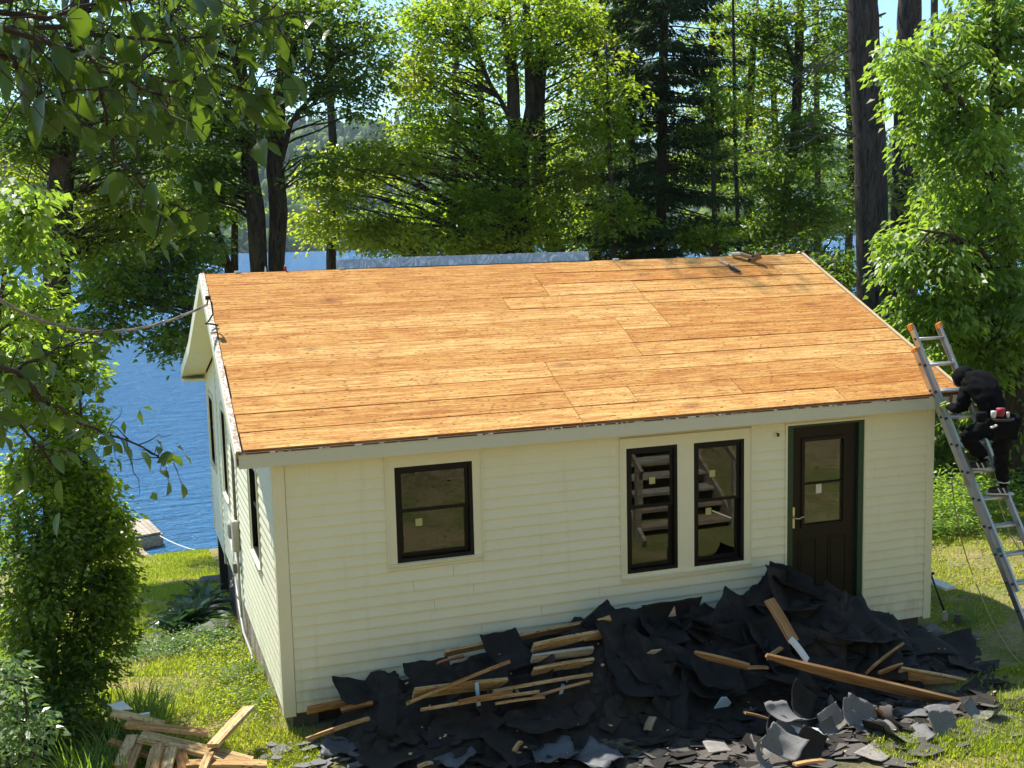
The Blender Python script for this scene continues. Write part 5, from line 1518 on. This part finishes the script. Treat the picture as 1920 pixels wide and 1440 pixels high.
scraps('pale_scraps', 'tiny pale wood and paper flecks scattered over the heap', 110, lambda g: (g.uniform(.8, 7.2), -g.uniform(.3, 2.4)), (.006, .022), MAT['old_wood'], lambda x, y: mound(x, y) + .05, 7)
scraps('shingle_scraps', 'grey shingle pieces lying on the grass by the left front corner', 60, lambda g: (g.uniform(-.35, .7), -g.uniform(.3, 1.3)), (.03, .12), MAT['shingle'], lambda x, y: ground_z(x, y) + .02, 8)
scraps('leaf_litter', 'brown dead leaves scattered over the lawn left of the cottage', 900, lambda g: (g.uniform(-1.5, .1), g.uniform(-1.2, 4)), (.008, .022), simple('litter', (.22, .14, .07), .9, .4, 30), lambda x, y: ground_z(x, y) + .01, 9)
scraps('leaf_litter', 'brown dead leaves on the thin grass beyond the ladder', 900, lambda g: (g.uniform(7.3, 12), g.uniform(-1, 3.6)), (.01, .03), MAT['tan'], lambda x, y: ground_z(x, y) + .01, 10)

# hero sheets
HS = [
 # px, py, y, rot, w, l, curl, mat, label
 (1468, 1110, -.42, (1.0, .35, .5), .62, .55, .5, 'felt2', 'large stiff brown black sheet propped against the door, highest of the heap'),
 (1530, 1150, -.62, (.75, .2, -.2), .75, .6, .6, 'felt', 'wide black sheet folded below the door'),
 (1600, 1175, -.75, (.35, .15, .3), 1.0, .8, .8, 'felt', 'broad black sheet arched right of the long brown board'),
 (1700, 1205, -.72, (.12, .1, .1), 1.1, .7, .25, 'felt', 'broad flat black sheet spreading right of the heap'),
 (1650, 1240, -1.0, (.2, -.1, -.4), .8, .6, 1.1, 'felt', 'black sheet curling over beside the short upright plank'),
 (1800, 1250, -.9, (.02, .02, .2), .9, .5, .1, 'felt2', 'flat dark sheet lying on shaded grass at the right end'),
 (1760, 1215, -.55, (.04, -.05, -.3), .9, .55, .2, 'felt2', 'flat crumpled dark sheet near the right corner of the cottage'),
 (1255, 1165, -.30, (1.25, 0, .05), .75, .5, 1.9, 'felt', 'black sheet standing in an arch against the wall'),
 (1180, 1200, -.55, (.8, .1, .3), .75, .7, .6, 'felt', 'big smooth black sheet left of the arched one'),
 (1130, 1165, -.30, (.9, -.5, .2), .4, .3, .7, 'felt', 'small upturned black sheet where the heap meets the wall'),
 (1320, 1190, -.45, (.7, .5, -.4), .5, .45, 1.0, 'felt2', 'brownish crumpled sheet in the middle top of the heap'),
 (1390, 1160, -.45, (.9, -.2, .7), .5, .4, .5, 'felt2', 'brown torn sheet leaning below the propped one'),
 (1220, 1275, -.95, (.5, .1, .1), .9, .55, .9, 'felt', 'long black sheet with a lifted front edge at the heap centre'),
 (1330, 1270, -1.1, (.6, .4, .5), .55, .4, 1.0, 'felt', 'bluish black folded sheet behind the pale blue chip'),
 (955, 1225, -.38, (.65, -.1, .1), .42, .5, 1.3, 'felt', 'black sheet draped over the left plank stack'),
 (728, 1320, -.75, (.95, .15, -.45), .19, .62, .4, 'felt', 'straight black strip leaning on the leftmost planks'),
 (672, 1300, -.35, (.35, .3, .4), .5, .4, .7, 'felt', 'pointed black sheet at the left tip of the heap'),
 (808, 1262, -.35, (.7, 0, .1), .5, .3, .2, 'felt2', 'dark sheet behind the planks left of the drape'),
 (883, 1302, -.72, (1.35, 0, .1), .17, .26, .15, 'felt', 'short black strip hanging over the planks, left of two'),
 (910, 1300, -.72, (1.35, 0, .1), .10, .27, .1, 'felt', 'narrow black strip hanging over the planks, right of two'),
 (985, 1300, -.75, (1.2, 0, .1), .22, .38, .6, 'felt', 'black strip hanging from the drape to the ground'),
 (1020, 1255, -.65, (1.0, 0, -.6), .2, .3, .4, 'felt2', 'small brown black flap below the black drape'),
]
for i, (px, py, y, rot, w_, l_, cu, mt_, lab) in enumerate(HS):
    sheet(at(px, py, y), rot, w_, l_, cu, mt_, lab, None, 100 + i)
# sunlit curled shingles
GS = [
 (1690, 1385, -2.25, (PI + .2, .1, 1.4), .28, .42, -2.3, 'shingle', 'largest sunlit grey curled sheet arching over the grass'),
 (1775, 1405, -2.35, (.9, .1, .1), .25, .34, .8, 'shingle', 'grey sheet standing upright beside the right curled roll'),
 (1842, 1385, -2.20, (PI, .1, .5), .20, .36, -3.6, 'shingle', 'sunlit grey roll lying at the right end'),
 (1478, 1345, -1.95, (PI + .2, .2, .3), .26, .3, -1.9, 'shingle', 'small sunlit arched grey sheet left of the wood slab'),
 (1505, 1330, -1.75, (.9, .7, .2), .32, .34, 1.9, 'felt', 'black sheet curling up behind the sunlit pieces'),
 (1420, 1415, -2.35, (1.2, .2, .8), .16, .26, 2.6, 'shingle', 'small grey cone of curled sheet at the bottom edge'),
 (1470, 1395, -2.25, (.5, -.6, .4), .2, .3, 1.6, 'shingle', 'grey sheet folded like a tent in the sun'),
 (1515, 1405, -2.3, (.9, .5, -.3), .22, .3, .9, 'felt2', 'dark sheet standing behind the yellow wood chip'),
 (1590, 1335, -1.95, (1.1, .3, .5), .14, .22, .9, 'shingle', 'grey upright piece left of the small brown slab'),
 (1620, 1350, -1.95, (.7, .5, -.3), .28, .3, 1.2, 'shingle', 'dark grey sheet rolled beside the largest arched one'),
 (1560, 1350, -1.85, (.8, -.3, .2), .22, .2, 1.4, 'shingle_pale', 'pale backed curl in the middle of the sunlit row'),
 (1770, 1350, -1.95, (.25, .1, .3), .3, .2, .2, 'shingle', 'flat grey sheet lying above the upright one'),
 (1700, 1340, -1.85, (.2, 0, -.4), .35, .1, .2, 'shingle', 'narrow grey strip at the edge of the shade'),
 (1520, 1375, -2.1, (.3, .3, .1), .26, .14, .4, 'whitewood', 'white bent scrap among the sunlit shingles'),
 (1640, 1420, -2.45, (.1, .1, .5), .24, .2, .2, 'shingle_pale', 'pale flat scrap in front of the largest curl'),
 (1345, 1400, -2.1, (.1, .2, .1), .2, .15, .2, 'shingle_pale', 'pale scrap at the left end of the sunlit strip'),
 (1860, 1400, -2.25, (.05, .05, .5), .4, .2, .1, 'shingle', 'flat grey sheet under the right end roll'),
 (740, 1415, -1.1, (.05, .05, .5), .5, .3, .1, 'felt2', 'flat dark sheet on the ground near the bottom centre left'),
 (1020, 1355, -1.1, (.05, .1, .2), .5, .3, .1, 'felt2', 'flat dark sheet on the ground below the plank stack'),
]
for i, (px, py, y, rot, w_, l_, cu, mt_, lab) in enumerate(GS):
    p = at(px, py, y); p[2] = max(p[2], ground_z(p[0], p[1]) + .03)
    sheet(p, rot, w_ * 1.3, l_ * 1.3, cu, mt_, lab, None, 200 + i, .04)

rg = random.Random(77)
for k in range(16):
    px = rg.uniform(1380, 1720); py = rg.uniform(1335, 1425); p = onp(px, py, (0, 0, 1), -.14)
    cu = rg.uniform(.6, 2.6); w_ = rg.uniform(.14, .3)
    sheet(p + [0, 0, .04], (rg.choice([PI, 0, .6, 1.0]) + rg.uniform(-.2, .4), rg.uniform(-.4, .4), rg.uniform(0, 3)), w_, w_ * rg.uniform(.9, 1.5), cu, rg.choice(['shingle', 'shingle', 'felt2', 'shingle_mid']),
          'curled grey scrap of shingle lying among the larger sunlit curls', 'small sunlit curled shingles', 400 + k, .05)
MAT['grey_film'] = simple('grey_film', (.095, .105, .115), .55, .4, 9, bump=.01)
for k, (px, py, w_, l_, lab) in enumerate([(650, 1405, .5, .25, 'crumpled grey membrane on the ground at the bottom, furthest left'), (860, 1420, .6, .35, 'crumpled grey membrane on the ground at the bottom, left of centre'),
        (1040, 1418, .45, .4, 'wrinkled bluish grey membrane at the bottom edge centre'), (1120, 1425, .4, .35, 'wrinkled grey membrane at the bottom edge right of centre')]):
    p = onp(px, py, (0, 0, 1), -.13); sheet(p + [0, 0, .03], (.05, .03, k * .7), w_, l_, .15, 'grey_film', lab, None, 500 + k, .22)
# planks
def plank(p0, p1, w_, t_, mat, label, group=None, tiltx=0, split=0, seed=0, name='plank', cat_='plank'):
    p0 = Vector(tuple(map(float, p0))); p1 = Vector(tuple(map(float, p1))); L = (p1 - p0).length; rg = random.Random(seed)
    seg = 6; V = []; F = []
    for i in range(seg + 1):
        u = i / seg; x = u * L
        hw = w_ / 2; a, b = -hw, hw
        if split:
            if i == 0: b = a + w_ * .3
            if i == 1: b = a + w_ * .75
            if split > 1 and i == seg: a = b - w_ * .25
        bow = .006 * math.sin(u * PI)
        V += [(x, a, bow), (x, b, bow), (x, b, bow + t_), (x, a, bow + t_)]
    for i in range(seg):
        for j in range(4): F.append((i * 4 + j, (i + 1) * 4 + j, (i + 1) * 4 + (j + 1) % 4, i * 4 + (j + 1) % 4))
    F = [f[::-1] for f in F]
    F += [(0, 1, 2, 3), tuple(seg * 4 + j for j in (3, 2, 1, 0))]
    me = mesh_from(name, V, F, MAT[mat]); o = bpy.data.objects.new(name, me); linkobj(o)
    d = (p1 - p0).normalized(); side = Vector((0, 0, 1)).cross(d).normalized(); upv = d.cross(side)
    R_ = Matrix((d, side, upv)).transposed().to_4x4()
    o.matrix_world = Matrix.Translation(p0) @ R_ @ Matrix.Rotation(tiltx, 4, 'X')
    return props(o, label, cat_, group)
GP = 'planks stacked against the front wall under the black sheets'
PL = [
 (835, 1228, -.22, 1130, 1166, -.22, .12, .03, -.75, 'old_wood', 'longest old plank, uppermost of the stack against the front wall'),
 (1000, 1218, -.38, 1130, 1192, -.35, .13, .035, -.9, 'old_wood', 'wide pale plank end below the uppermost one, right of the drape'),
 (998, 1238, -.46, 1112, 1222, -.45, .10, .03, -1, 'grey_wood', 'dirty grey plank in the middle of the stack right of the drape'),
 (1000, 1262, -.55, 1112, 1243, -.52, .11, .03, -.9, 'old_wood', 'pale plank with tar smears at the lower right of the stack'),
 (765, 1322, -.72, 955, 1244, -.60, .09, .03, -.5, 'old_wood', 'plank sloping up to the right across the black sheets'),
 (776, 1303, -.66, 950, 1283, -.62, .13, .03, -1.0, 'old_wood', 'thick pale plank end beside the hanging black strips'),
 (790, 1334, -.78, 1010, 1300, -.75, .06, .03, -.4, 'old_wood', 'narrow orange plank low in the stack'),
 (925, 1300, -.72, 1110, 1268, -.70, .06, .03, -.5, 'old_wood', 'thin plank running behind the second black strip'),
 (1000, 1310, -.80, 1105, 1280, -.76, .05, .025, -.4, 'brown_wood', 'thin brown plank under the stack at the right'),
 (930, 1322, -.85, 1020, 1310, -.82, .05, .025, -.4, 'old_wood', 'short batten lying lowest under the stack'),
 (860, 1318, -.80, 960, 1300, -.78, .05, .025, -.4, 'brown_wood', 'short brown batten beneath the hanging strips'),
 (575, 1390, -.85, 692, 1350, -.7, .05, .03, -.3, 'old_wood', 'thin batten on the ground at the left tip of the heap'),
 (576, 1335, -.18, 672, 1318, -.18, .12, .03, -.8, 'old_wood', 'plank lying along the wall at the left corner'),
 (640, 1335, -.30, 700, 1322, -.35, .10, .03, -.6, 'brown_wood', 'short plank stub left of the leaning black strip'),
 (820, 1246, -.24, 870, 1232, -.22, .06, .02, -.6, 'brown_wood', 'small splintered plank end left of the uppermost plank'),
]
for i, a in enumerate(PL):
    sh_ = 0 if a[2] > -.25 and i == 0 else -.16
    plank(at(a[0], a[1], a[2] + sh_), at(a[3], a[4], a[5] + sh_), a[6], a[7], a[9], a[10], None, a[8], 0, i)
PL2 = [
 (1432, 1236, -1.25, 1842, 1332, -1.62, .15, .025, -.85, 'brown_wood', 'longest split plank crossing the right side of the heap', 1),
 (1440, 1238, -1.15, 1602, 1274, -1.25, .09, .03, -.8, 'brown_wood', 'narrow split plank lying beside the start of the longest one', 1),
 (1684, 1264, -1.10, 1805, 1286, -1.18, .17, .03, -1.0, 'old_wood', 'short clean board end lying right of the heap', 0),
 (1632, 1258, -1.15, 1690, 1214, -.75, .12, .025, -.9, 'brown_wood', 'short plank pointing up to the right on the black sheet', 0),
 (1645, 1266, -1.15, 1690, 1250, -1.05, .09, .02, -.9, 'brown_wood', 'small broken plank under the one pointing up to the right', 1),
 (1300, 1228, -1.0, 1402, 1252, -1.05, .09, .025, -.8, 'brown_wood', 'splintered thin plank in the centre of the heap', 1),
 (1400, 1254, -1.05, 1440, 1254, -1.1, .04, .02, 0, 'brown_wood', 'tiny batten touching the tip of the splintered plank', 0),
 (1436, 1238, -1.0, 1466, 1216, -.95, .04, .02, 0, 'brown_wood', 'short stick leaning just above the long split plank', 1),
 (1440, 1125, -.72, 1487, 1205, -.98, .17, .025, -.15, 'brown_wood', 'brown board leaning down from the propped sheet', 0),
 (1480, 1198, -1.0, 1512, 1240, -1.12, .16, .022, -.15, 'whitewood', 'white painted board end below the brown leaning board', 0),
 (1640, 1330, -1.85, 1655, 1345, -1.9, .09, .02, -.6, 'brown_wood', 'small brown slab standing among the sunlit curls', 0),
 (1395, 1338, -1.6, 1440, 1350, -1.65, .07, .02, -.2, 'brown_wood', 'small red brown plank at the edge of the shade', 0),
 (1490, 1436, -2.5, 1545, 1428, -2.5, .07, .02, -.2, 'old_wood', 'yellow wood chip at the bottom edge of the picture', 0),
 (965, 1410, -1.35, 978, 1392, -1.3, .05, .02, -.3, 'old_wood', 'small block of wood lying on the dark ground at the bottom centre', 0),
 (785, 1440, -1.45, 810, 1432, -1.42, .05, .02, -.2, 'old_wood', 'wood sliver at the bottom edge left of centre', 0),
 (1215, 1370, -1.4, 1225, 1345, -1.35, .10, .015, -.4, 'grey_wood', 'grey board offcut standing in the front of the heap', 0),
]
for i, a in enumerate(PL2):
    sh_ = -.22 if a[2] > -1.3 else -.05
    plank(at(a[0], a[1], a[2] + sh_), at(a[3], a[4], a[5] + sh_), a[6], a[7], a[9], a[10], None, a[8], a[11], 50 + i)
# light chips
def chip(px, py, y, pts, mat, label, name='chip'):
    c = at(px, py, y); s = 1 / ppm(y, px, py)
    m = MB(); m.prism([(c[0] + a * s, c[1] + b * s * .35, c[2] - b * s * .9) for a, b in pts], (0, .006, .006))
    props(recenter(m.build(name, MAT[mat]), c), label, 'chip')
chip(1358, 1316, -1.45, [(-18, 14), (-8, -12), (4, -10), (16, 6), (12, 14)], 'blue', 'pale blue painted chip in the middle of the heap', 'painted_chip')
chip(1263, 1148, -.62, [(-8, 10), (0, -14), (7, 10)], 'grey_wood', 'grey pointed shard below the arched black sheet', 'wood_shard')
chip(1135, 1162, -.50, [(-16, -2), (8, -8), (14, 4), (4, 8)], 'old_wood', 'small tan wood chip at the top left of the heap', 'wood_chip')
chip(1228, 1222, -.95, [(-16, 2), (-6, -4), (14, -3), (0, 6)], 'grey_wood', 'grey feather like wood sliver on the black sheet', 'wood_sliver')
for px, py, y, a, b, lab in [(894, 1298, -.86, (0, -20), (2, 26), 'strip of pale blue tape hanging between the two black strips'), (1052, 1300, -.85, (5, -18), (-8, 20), 'blue plastic strip standing right of the plank stack')]:
    c = at(px, py, y); s = 1 / ppm(y)
    m = MB(); m.bar((c[0] + a[0] * s, c[1], c[2] - a[1] * s), (c[0] + b[0] * s, c[1] - .02, c[2] - b[1] * s), .035, .004, (0, -1, 0))
    props(recenter(m.build('blue_strip', MAT['blue']), c), lab, 'strip')

# lower left plank pile
LPX = [
 (235, 1362, -.35, 388, 1378, -.50, .13, .03, 'old_wood', 'broad pale plank on top of the left pile, pointing right'),
 (210, 1340, -.1, 305, 1362, -.25, .11, .03, 'old_wood', 'plank at the back of the left pile under the shrub'),
 (262, 1384, -.5, 470, 1434, -.85, .15, .035, 'old_wood', 'longest plank of the left pile running down to the bottom edge'),
 (400, 1402, -.75, 468, 1330, -.15, .11, .035, 'old_wood', 'pale plank standing clear of the left pile, pointing to the cottage'),
 (225, 1440, -.75, 250, 1382, -.45, .10, .03, 'old_wood', 'short plank end at the left of the left pile'),
 (240, 1445, -.8, 262, 1390, -.5, .09, .03, 'brown_wood', 'brown plank beside the leftmost plank end'),
 (285, 1450, -.95, 298, 1400, -.65, .11, .03, 'old_wood', 'dappled plank end in the middle of the left pile'),
 (310, 1450, -.95, 322, 1405, -.7, .10, .03, 'old_wood', 'second dappled plank end in the middle of the left pile'),
 (345, 1445, -.9, 335, 1408, -.7, .10, .025, 'brown_wood', 'red brown board set on edge in the left pile'),
 (380, 1450, -1.0, 395, 1415, -.8, .07, .03, 'old_wood', 'narrow batten near the right end of the left pile'),
 (350, 1436, -.85, 500, 1436, -.95, .12, .03, 'old_wood', 'plank with a bright end at the bottom edge of the left pile'),
 (205, 1392, -.4, 330, 1442, -.8, .06, .03, 'brown_wood', 'thin brown batten crossing under the left pile'),
]
for i, a in enumerate(LPX):
    p0, p1 = at(*a[:3]), at(*a[3:6])
    gz = min(ground_z(*p0[:2]), ground_z(*p1[:2]))
    plank(p0, p1, a[6], a[7], a[8], a[9], None, -.12 + .1 * (i % 3), 0, 80 + i)
sheet(at(225, 1325, .1), (.1, .1, .4), .16, .2, .2, 'whitewood', 'white torn sheet half hidden under the tall shrub beside the left pile', None, 300, name='plastic_sheet', cat_='plastic sheet')
m = MB(); c = at(270, 1342, .0); m.box(c[0] - .04, c[0] + .05, c[1] - .02, c[1] + .02, c[2] - .03, c[2] + .02); props(recenter(m.build('wood_block', MAT['whitewood']), c), 'small white block behind the left plank pile', 'block')

# right side: leaning tool, white board, cans
pb = thing('pry_bar', 'long black handled tool leaning near the right corner of the cottage', 'tool', tuple(onp(1770, 1145, (0, 0, 1), -.14)))
a = onp(1770, 1145, (0, 0, 1), -.14); b = at(1745, 1076, a[1] + .15)
m = MB(); m.tube([a, b], .012, 8); m.build('shaft', MAT['black'], pb, smooth=True)
m = MB(); m.bar(b - np.array([.03, 0, 0]), b + np.array([.05, 0, .0]), .03, .03); m.build('head', MAT['black'], pb, bevel=.006)
a = onp(1735, 1088, (0, 0, 1), -.0); b = onp(1782, 1106, (0, 0, 1), -.0)
plank(a, b, .16, .03, 'whitewood', 'white board lying on the sunny grass right of the cottage', None, 0, 0, 99, 'white_board', 'board')
for px, py, mt_, s, lab in ((1772, 1158, 'meter', .06, 'dull grey crushed can beside the small fern'), (1795, 1163, 'concrete', .07, 'squat can lying at the right corner of the cottage')):
    c = onp(px, py, (0, 0, 1), -.10); m = MB(); m.lathe([(s * .55, -.03), (s * .6, .0), (s * .5, .05), (s * .52, .07)], tuple(c), 9)
    props(recenter(m.build('can', MAT[mt_]), c), lab, 'can')

scraps('leaf_litter', 'brown leaf litter covering the bank opposite the cottage', 2600, lambda g: (g.uniform(1, 15), -g.uniform(4.6, 12)), (.010, .026), MAT['tan'], lambda x, y: ground_z(x, y) + .01, 12)
scraps('leaf_litter', 'pale dry leaves on the bank opposite the cottage', 700, lambda g: (g.uniform(1, 15), -g.uniform(4.6, 12)), (.008, .022), MAT['old_wood'], lambda x, y: ground_z(x, y) + .015, 13)
# ------------------------------------------------------------------ dock
def dock(label, corners, n, group=None):
    """corners at water level: a,b along the plank run, c,d other side"""
    a, b, c, d = [Vector(tuple(map(float, p))) for p in corners]
    root = thing('dock', label, 'dock', tuple(a))
    top = Vector((0, 0, .35))
    m = MB()
    for p, q in ((a, b), (d, c), (a, d), (b, c)):
        m.bar(p + top * .45, q + top * .45, .08, .26)
    m.build('dock_frame', MAT['grey_wood'], root)
    for k in range(n):
        t0, t1 = k / n, (k + .93) / n
        p0 = a.lerp(b, t0) + top; p1 = a.lerp(b, t1) + top; q0 = d.lerp(c, t0) + top; q1 = d.lerp(c, t1) + top
        m = MB(); dz_ = Vector((0, 0, -.035)); m.prism([p0, p1, q1, q0], dz_); m.build('dock_plank', MAT['grey_wood'], root)
    return root
def wz(px, py): return onp(px, py, (0, 0, 1), -2.65) - np.array([0, 0, .35])
A1, B1, C1, D1 = wz(190, 985), wz(276, 971), wz(302, 997), wz(230, 1010)
dock('small weathered float at the outer end of the dock', (A1, B1, C1, D1), 9)
A1, B1, C1, D1 = wz(200, 1040), wz(262, 1022), wz(290, 1050), wz(215, 1075)
dock('weathered dock section by the shore below the lawn', (A1, B1, C1, D1), 8)
m = MB(); a = wz(300, 1001) + [0, 0, .3]; b = onp(388, 1036, (0, 0, 1), -2.3)
m.tube(catenary(a, (a + b) / 2 - [0, 0, .12], b, 14), .012, 5); props(m.build('mooring_rope', MAT['rope_white']), 'white mooring rope stretching from the float to the bank', 'rope')

# ------------------------------------------------------------------ foreground branch with big leaves
ov = thing('elm_tree', 'dark overhanging branches with large toothed leaves across the upper left foreground', 'tree', (-4.2, -8.2, 3.2))
def big_leaf_mesh(v):
    rg = random.Random(v); V = []; F = []; n = 11
    for i in range(n + 1):
        u = i / n; w_ = .30 * math.sin(PI * u ** .8) ** .85 * (1 - .25 * u) if 0 < u < 1 else .004
        if i % 2 and 0 < i < n: w_ *= 1.10
        z = -.10 * u ** 2 + .03 * math.sin(u * 5 + v)
        for s_ in (-1, 0, 1): V.append((u, s_ * w_, z + (abs(s_) * w_ * (.28 + .05 * v)) + .012 * rg.uniform(-1, 1)))
    for i in range(n):
        for s_ in (0, 1): b = i * 3 + s_; F.append((b, b + 1, b + 4, b + 3))
    V += [(-.16, -.008, .02), (-.16, .008, .02), (.0, .008, 0), (.0, -.008, 0)]; b = len(V) - 4; F.append((b, b + 1, b + 2, b + 3))
    me = mesh_from('leaf', V, F, MAT['leaf_big'], True)
    a = me.attributes.new('v', 'FLOAT', 'FACE'); a.data.foreach_set('value', [.15 + .17 * v] * len(F))
    return me
LM = [big_leaf_mesh(v) for v in range(5)]
oo = origin(ov)
fb = MB()
branches = [
 # (points px,py,y ...), leaf count, spread m, leaf size
 ([(-150, 10, -7.4), (60, 30, -7.3), (180, 8, -7.2), (330, -30, -7.1)], 26, .09, .105),
 ([(-150, 30, -7.6), (40, 60, -7.5), (150, 100, -7.3), (260, 160, -7.1), (330, 200, -7.0)], 36, .10, .11),
 ([(-120, 60, -7.2), (120, 50, -7.0), (300, 80, -6.8), (420, 60, -6.6), (560, 20, -6.5)], 40, .10, .105),
 ([(140, 80, -7.2), (240, 130, -7.0), (320, 155, -6.8), (430, 152, -6.6), (530, 130, -6.5)], 36, .10, .12),
 ([(-100, 80, -7.6), (20, 110, -7.5), (70, 160, -7.4), (100, 210, -7.3)], 16, .09, .12),
 ([(180, 130, -7.2), (200, 230, -7.1), (230, 310, -7.0), (290, 370, -6.9), (350, 395, -6.9)], 20, .07, .115),
 ([(430, 152, -6.6), (470, 180, -6.6), (478, 240, -6.6)], 9, .06, .13),
 ([(-60, 20, -6.8), (200, -40, -6.6), (420, -20, -6.5), (560, 30, -6.4)], 30, .10, .105),
]
lows = [
 ([(-80, 660, -6.8), (30, 700, -6.6), (100, 760, -6.5), (140, 790, -6.3), (190, 808, -6.2), (235, 820, -6.15), (290, 850, -6.1), (325, 868, -6.1)], 26, .05, .095),
 ([(-60, 700, -6.6), (40, 690, -6.5), (110, 650, -6.4), (185, 640, -6.3)], 20, .07, .10),
 ([(-60, 760, -6.7), (40, 800, -6.5), (100, 870, -6.4)], 16, .08, .10),
]
def interp(P, t):
    x = t * (len(P) - 1); i = min(int(x), len(P) - 2); f = x - i; return P[i] * (1 - f) + P[i + 1] * f
def add_leaf(p, size, down=.8):
    o = bpy.data.objects.new('leaf', random.choice(LM)); C.objects.link(o); o.parent = ov
    d = Vector((RNG.normal(.15, .55), RNG.normal(.0, .5), -down * RNG.uniform(.4, 1.3))).normalized()
    s = Vector((RNG.normal(0, 1), RNG.normal(0, 1), RNG.normal(0, .35))).normalized()
    s = (s - d * s.dot(d)).normalized(); n_ = d.cross(s)
    if n_.z < 0: s, n_ = -s, -n_
    R_ = Matrix((d, s, n_)).transposed().to_4x4()
    L = size * RNG.uniform(.5, .95)
    o.matrix_local = Matrix.Translation(Vector(tuple(p - oo))) @ R_ @ Matrix.Diagonal((L, L, L, 1))
nl = 0
for br, cnt, sp, sz in branches + lows:
    P = [at(*q) for q in br]
    D = [interp(P, t) + RNG.normal(0, .006, 3) for t in np.linspace(0, 1, 16)]
    fb.tube(D, np.linspace(.009 if br[0][0] < 0 else .0045, .0018, 16), 6, False)
    for k in range(cnt):
        t = RNG.uniform(.12, 1) if k else 1.0
        b = interp(P, t); q = b + RNG.normal(0, sp * .55, 3)
        q[2] -= abs(RNG.normal(0, sp * .3))
        fb.tube([b, (b + q) / 2 + [0, 0, .01], q], [.002, .0016, .001], 4, False)
        if nl < 295: add_leaf(q, sz); nl += 1
for br, cnt, sp, sz in branches + lows:
    P = [at(*q) for q in br]
    for k in range(9):
        b = interp(P, RNG.uniform(.1, .95)); e = b + RNG.normal(0, sp * 1.6, 3) + np.array([.03, 0, -.04])
        fb.tube(wobble(b, e, 5, .2), np.linspace(.0028, .0009, 6), 4, False)
fb.tube([(-4.2, -8.2, 2.0), (-4.1, -8.1, 4.5), (-3.6, -7.9, 5.6), (-2.6, -7.6, 5.2), tuple(at(-150, 20, -7.5))], [.16, .13, .08, .04, .012], 8)
fb.tube([(-4.15, -8.1, 4.4), (-3.3, -7.0, 4.6), tuple(at(-80, 690, -6.7))], [.06, .03, .009], 7)
fb.build('trunk', MAT['twig'], ov, smooth=True)
# rest of this crown, above and left of the frame (shades the branch)
fol = []
for br, cnt, sp, sz in branches + lows:
    P = [at(*q) for q in br]
    for k in range(int(cnt * 1.0)):
        b = interp(P, RNG.uniform(.0, 1)) + RNG.normal(0, sp * 1.1, 3) + np.array([0, .25 * RNG.random(), .01]); fol.append(b)
fol = np.array(fol); K_ = len(fol)
ax_ = unit(np.stack([RNG.normal(.1, .6, K_), RNG.normal(0, .6, K_), -RNG.uniform(.2, 1.2, K_)], 1))
V, F = leaf_quads(fol, RNG.uniform(.035, .07, K_), RNG.uniform(.02, .038, K_), ax_, unit(RNG.normal(0, 1, (K_, 3)) + [0, 0, .6]), .2)
tri_mesh('foliage', V, F, MAT['leaf_big'], RNG.random(len(F)), ov, kind='stuff')
cs = []
for k in range(150):
    c = np.array([RNG.uniform(-5.0, .7), RNG.uniform(-7.8, -3.6), 0]); c[2] = RNG.uniform(5.9, 7.4) + (c[1] + 7.5) * .30 + max(0, c[0]) * .3
    cs.append(c)
V, F, A = spray(np.array(cs), RNG.uniform(.3, .55, 150), 75, .11, .4, .5, .6)
tri_mesh('crown', V, F, MAT['leaf_big'], A, ov)

# ------------------------------------------------------------------ behind the camera: stairs and trees (seen in the window reflections)
st = thing('wooden_stairs', 'weathered wooden stairs climbing the bank opposite the cottage, reflected in its windows', 'stairs', (6.4, -4.4, -.1))
for k in range(13):
    y = -4.4 - k * .29; z = .02 + k * .185
    m = MB(); m.box(5.7, 7.2, y - .30, y, z, z + .045); m.build('tread', MAT['grey_wood'], st)
for x in (5.66, 7.22):
    m = MB(); m.bar((x, -4.2, -.15), (x, -8.3, 2.45), .05, .25); m.build('stringer', MAT['grey_wood'], st)
    m = MB(); m.bar((x, -4.3, .9), (x, -8.2, 3.4), .05, .09); m.build('handrail', MAT['grey_wood'], st)
    for k in range(4):
        y = -4.4 - k * 1.2; m = MB(); m.box(x - .045, x + .045, y - .045, y + .045, ground_z(x, y) - .2, .95 + k * .76); m.build('baluster', MAT['grey_wood'], st)
for i, (x, y, lab) in enumerate([(2.5, -15, 'broad tree on the bank behind the viewer, left of the stairs'), (9, -13, 'tree on the bank behind the viewer, right of the stairs'), (14.5, -9, 'tree on the bank at the far right behind the viewer'),
                  (-7, -16, 'tree on the bank behind the viewer, furthest left'), (6, -22, 'tree highest on the bank behind the viewer'), (18, -17, 'tree high on the bank, right, behind the viewer')]):
    g = ground_z(x, y)
    tree('bank_tree', lab, [([(x, y, g - .2), (x + .1, y, g + 3), (x, y + .2, g + 7)], [.22, .18, .08])],
         [((x, y, g + 6.3), (2.8, 2.6, 2.2), 60)], 'leaf_maple', .22, 60, (.7, 1.3))
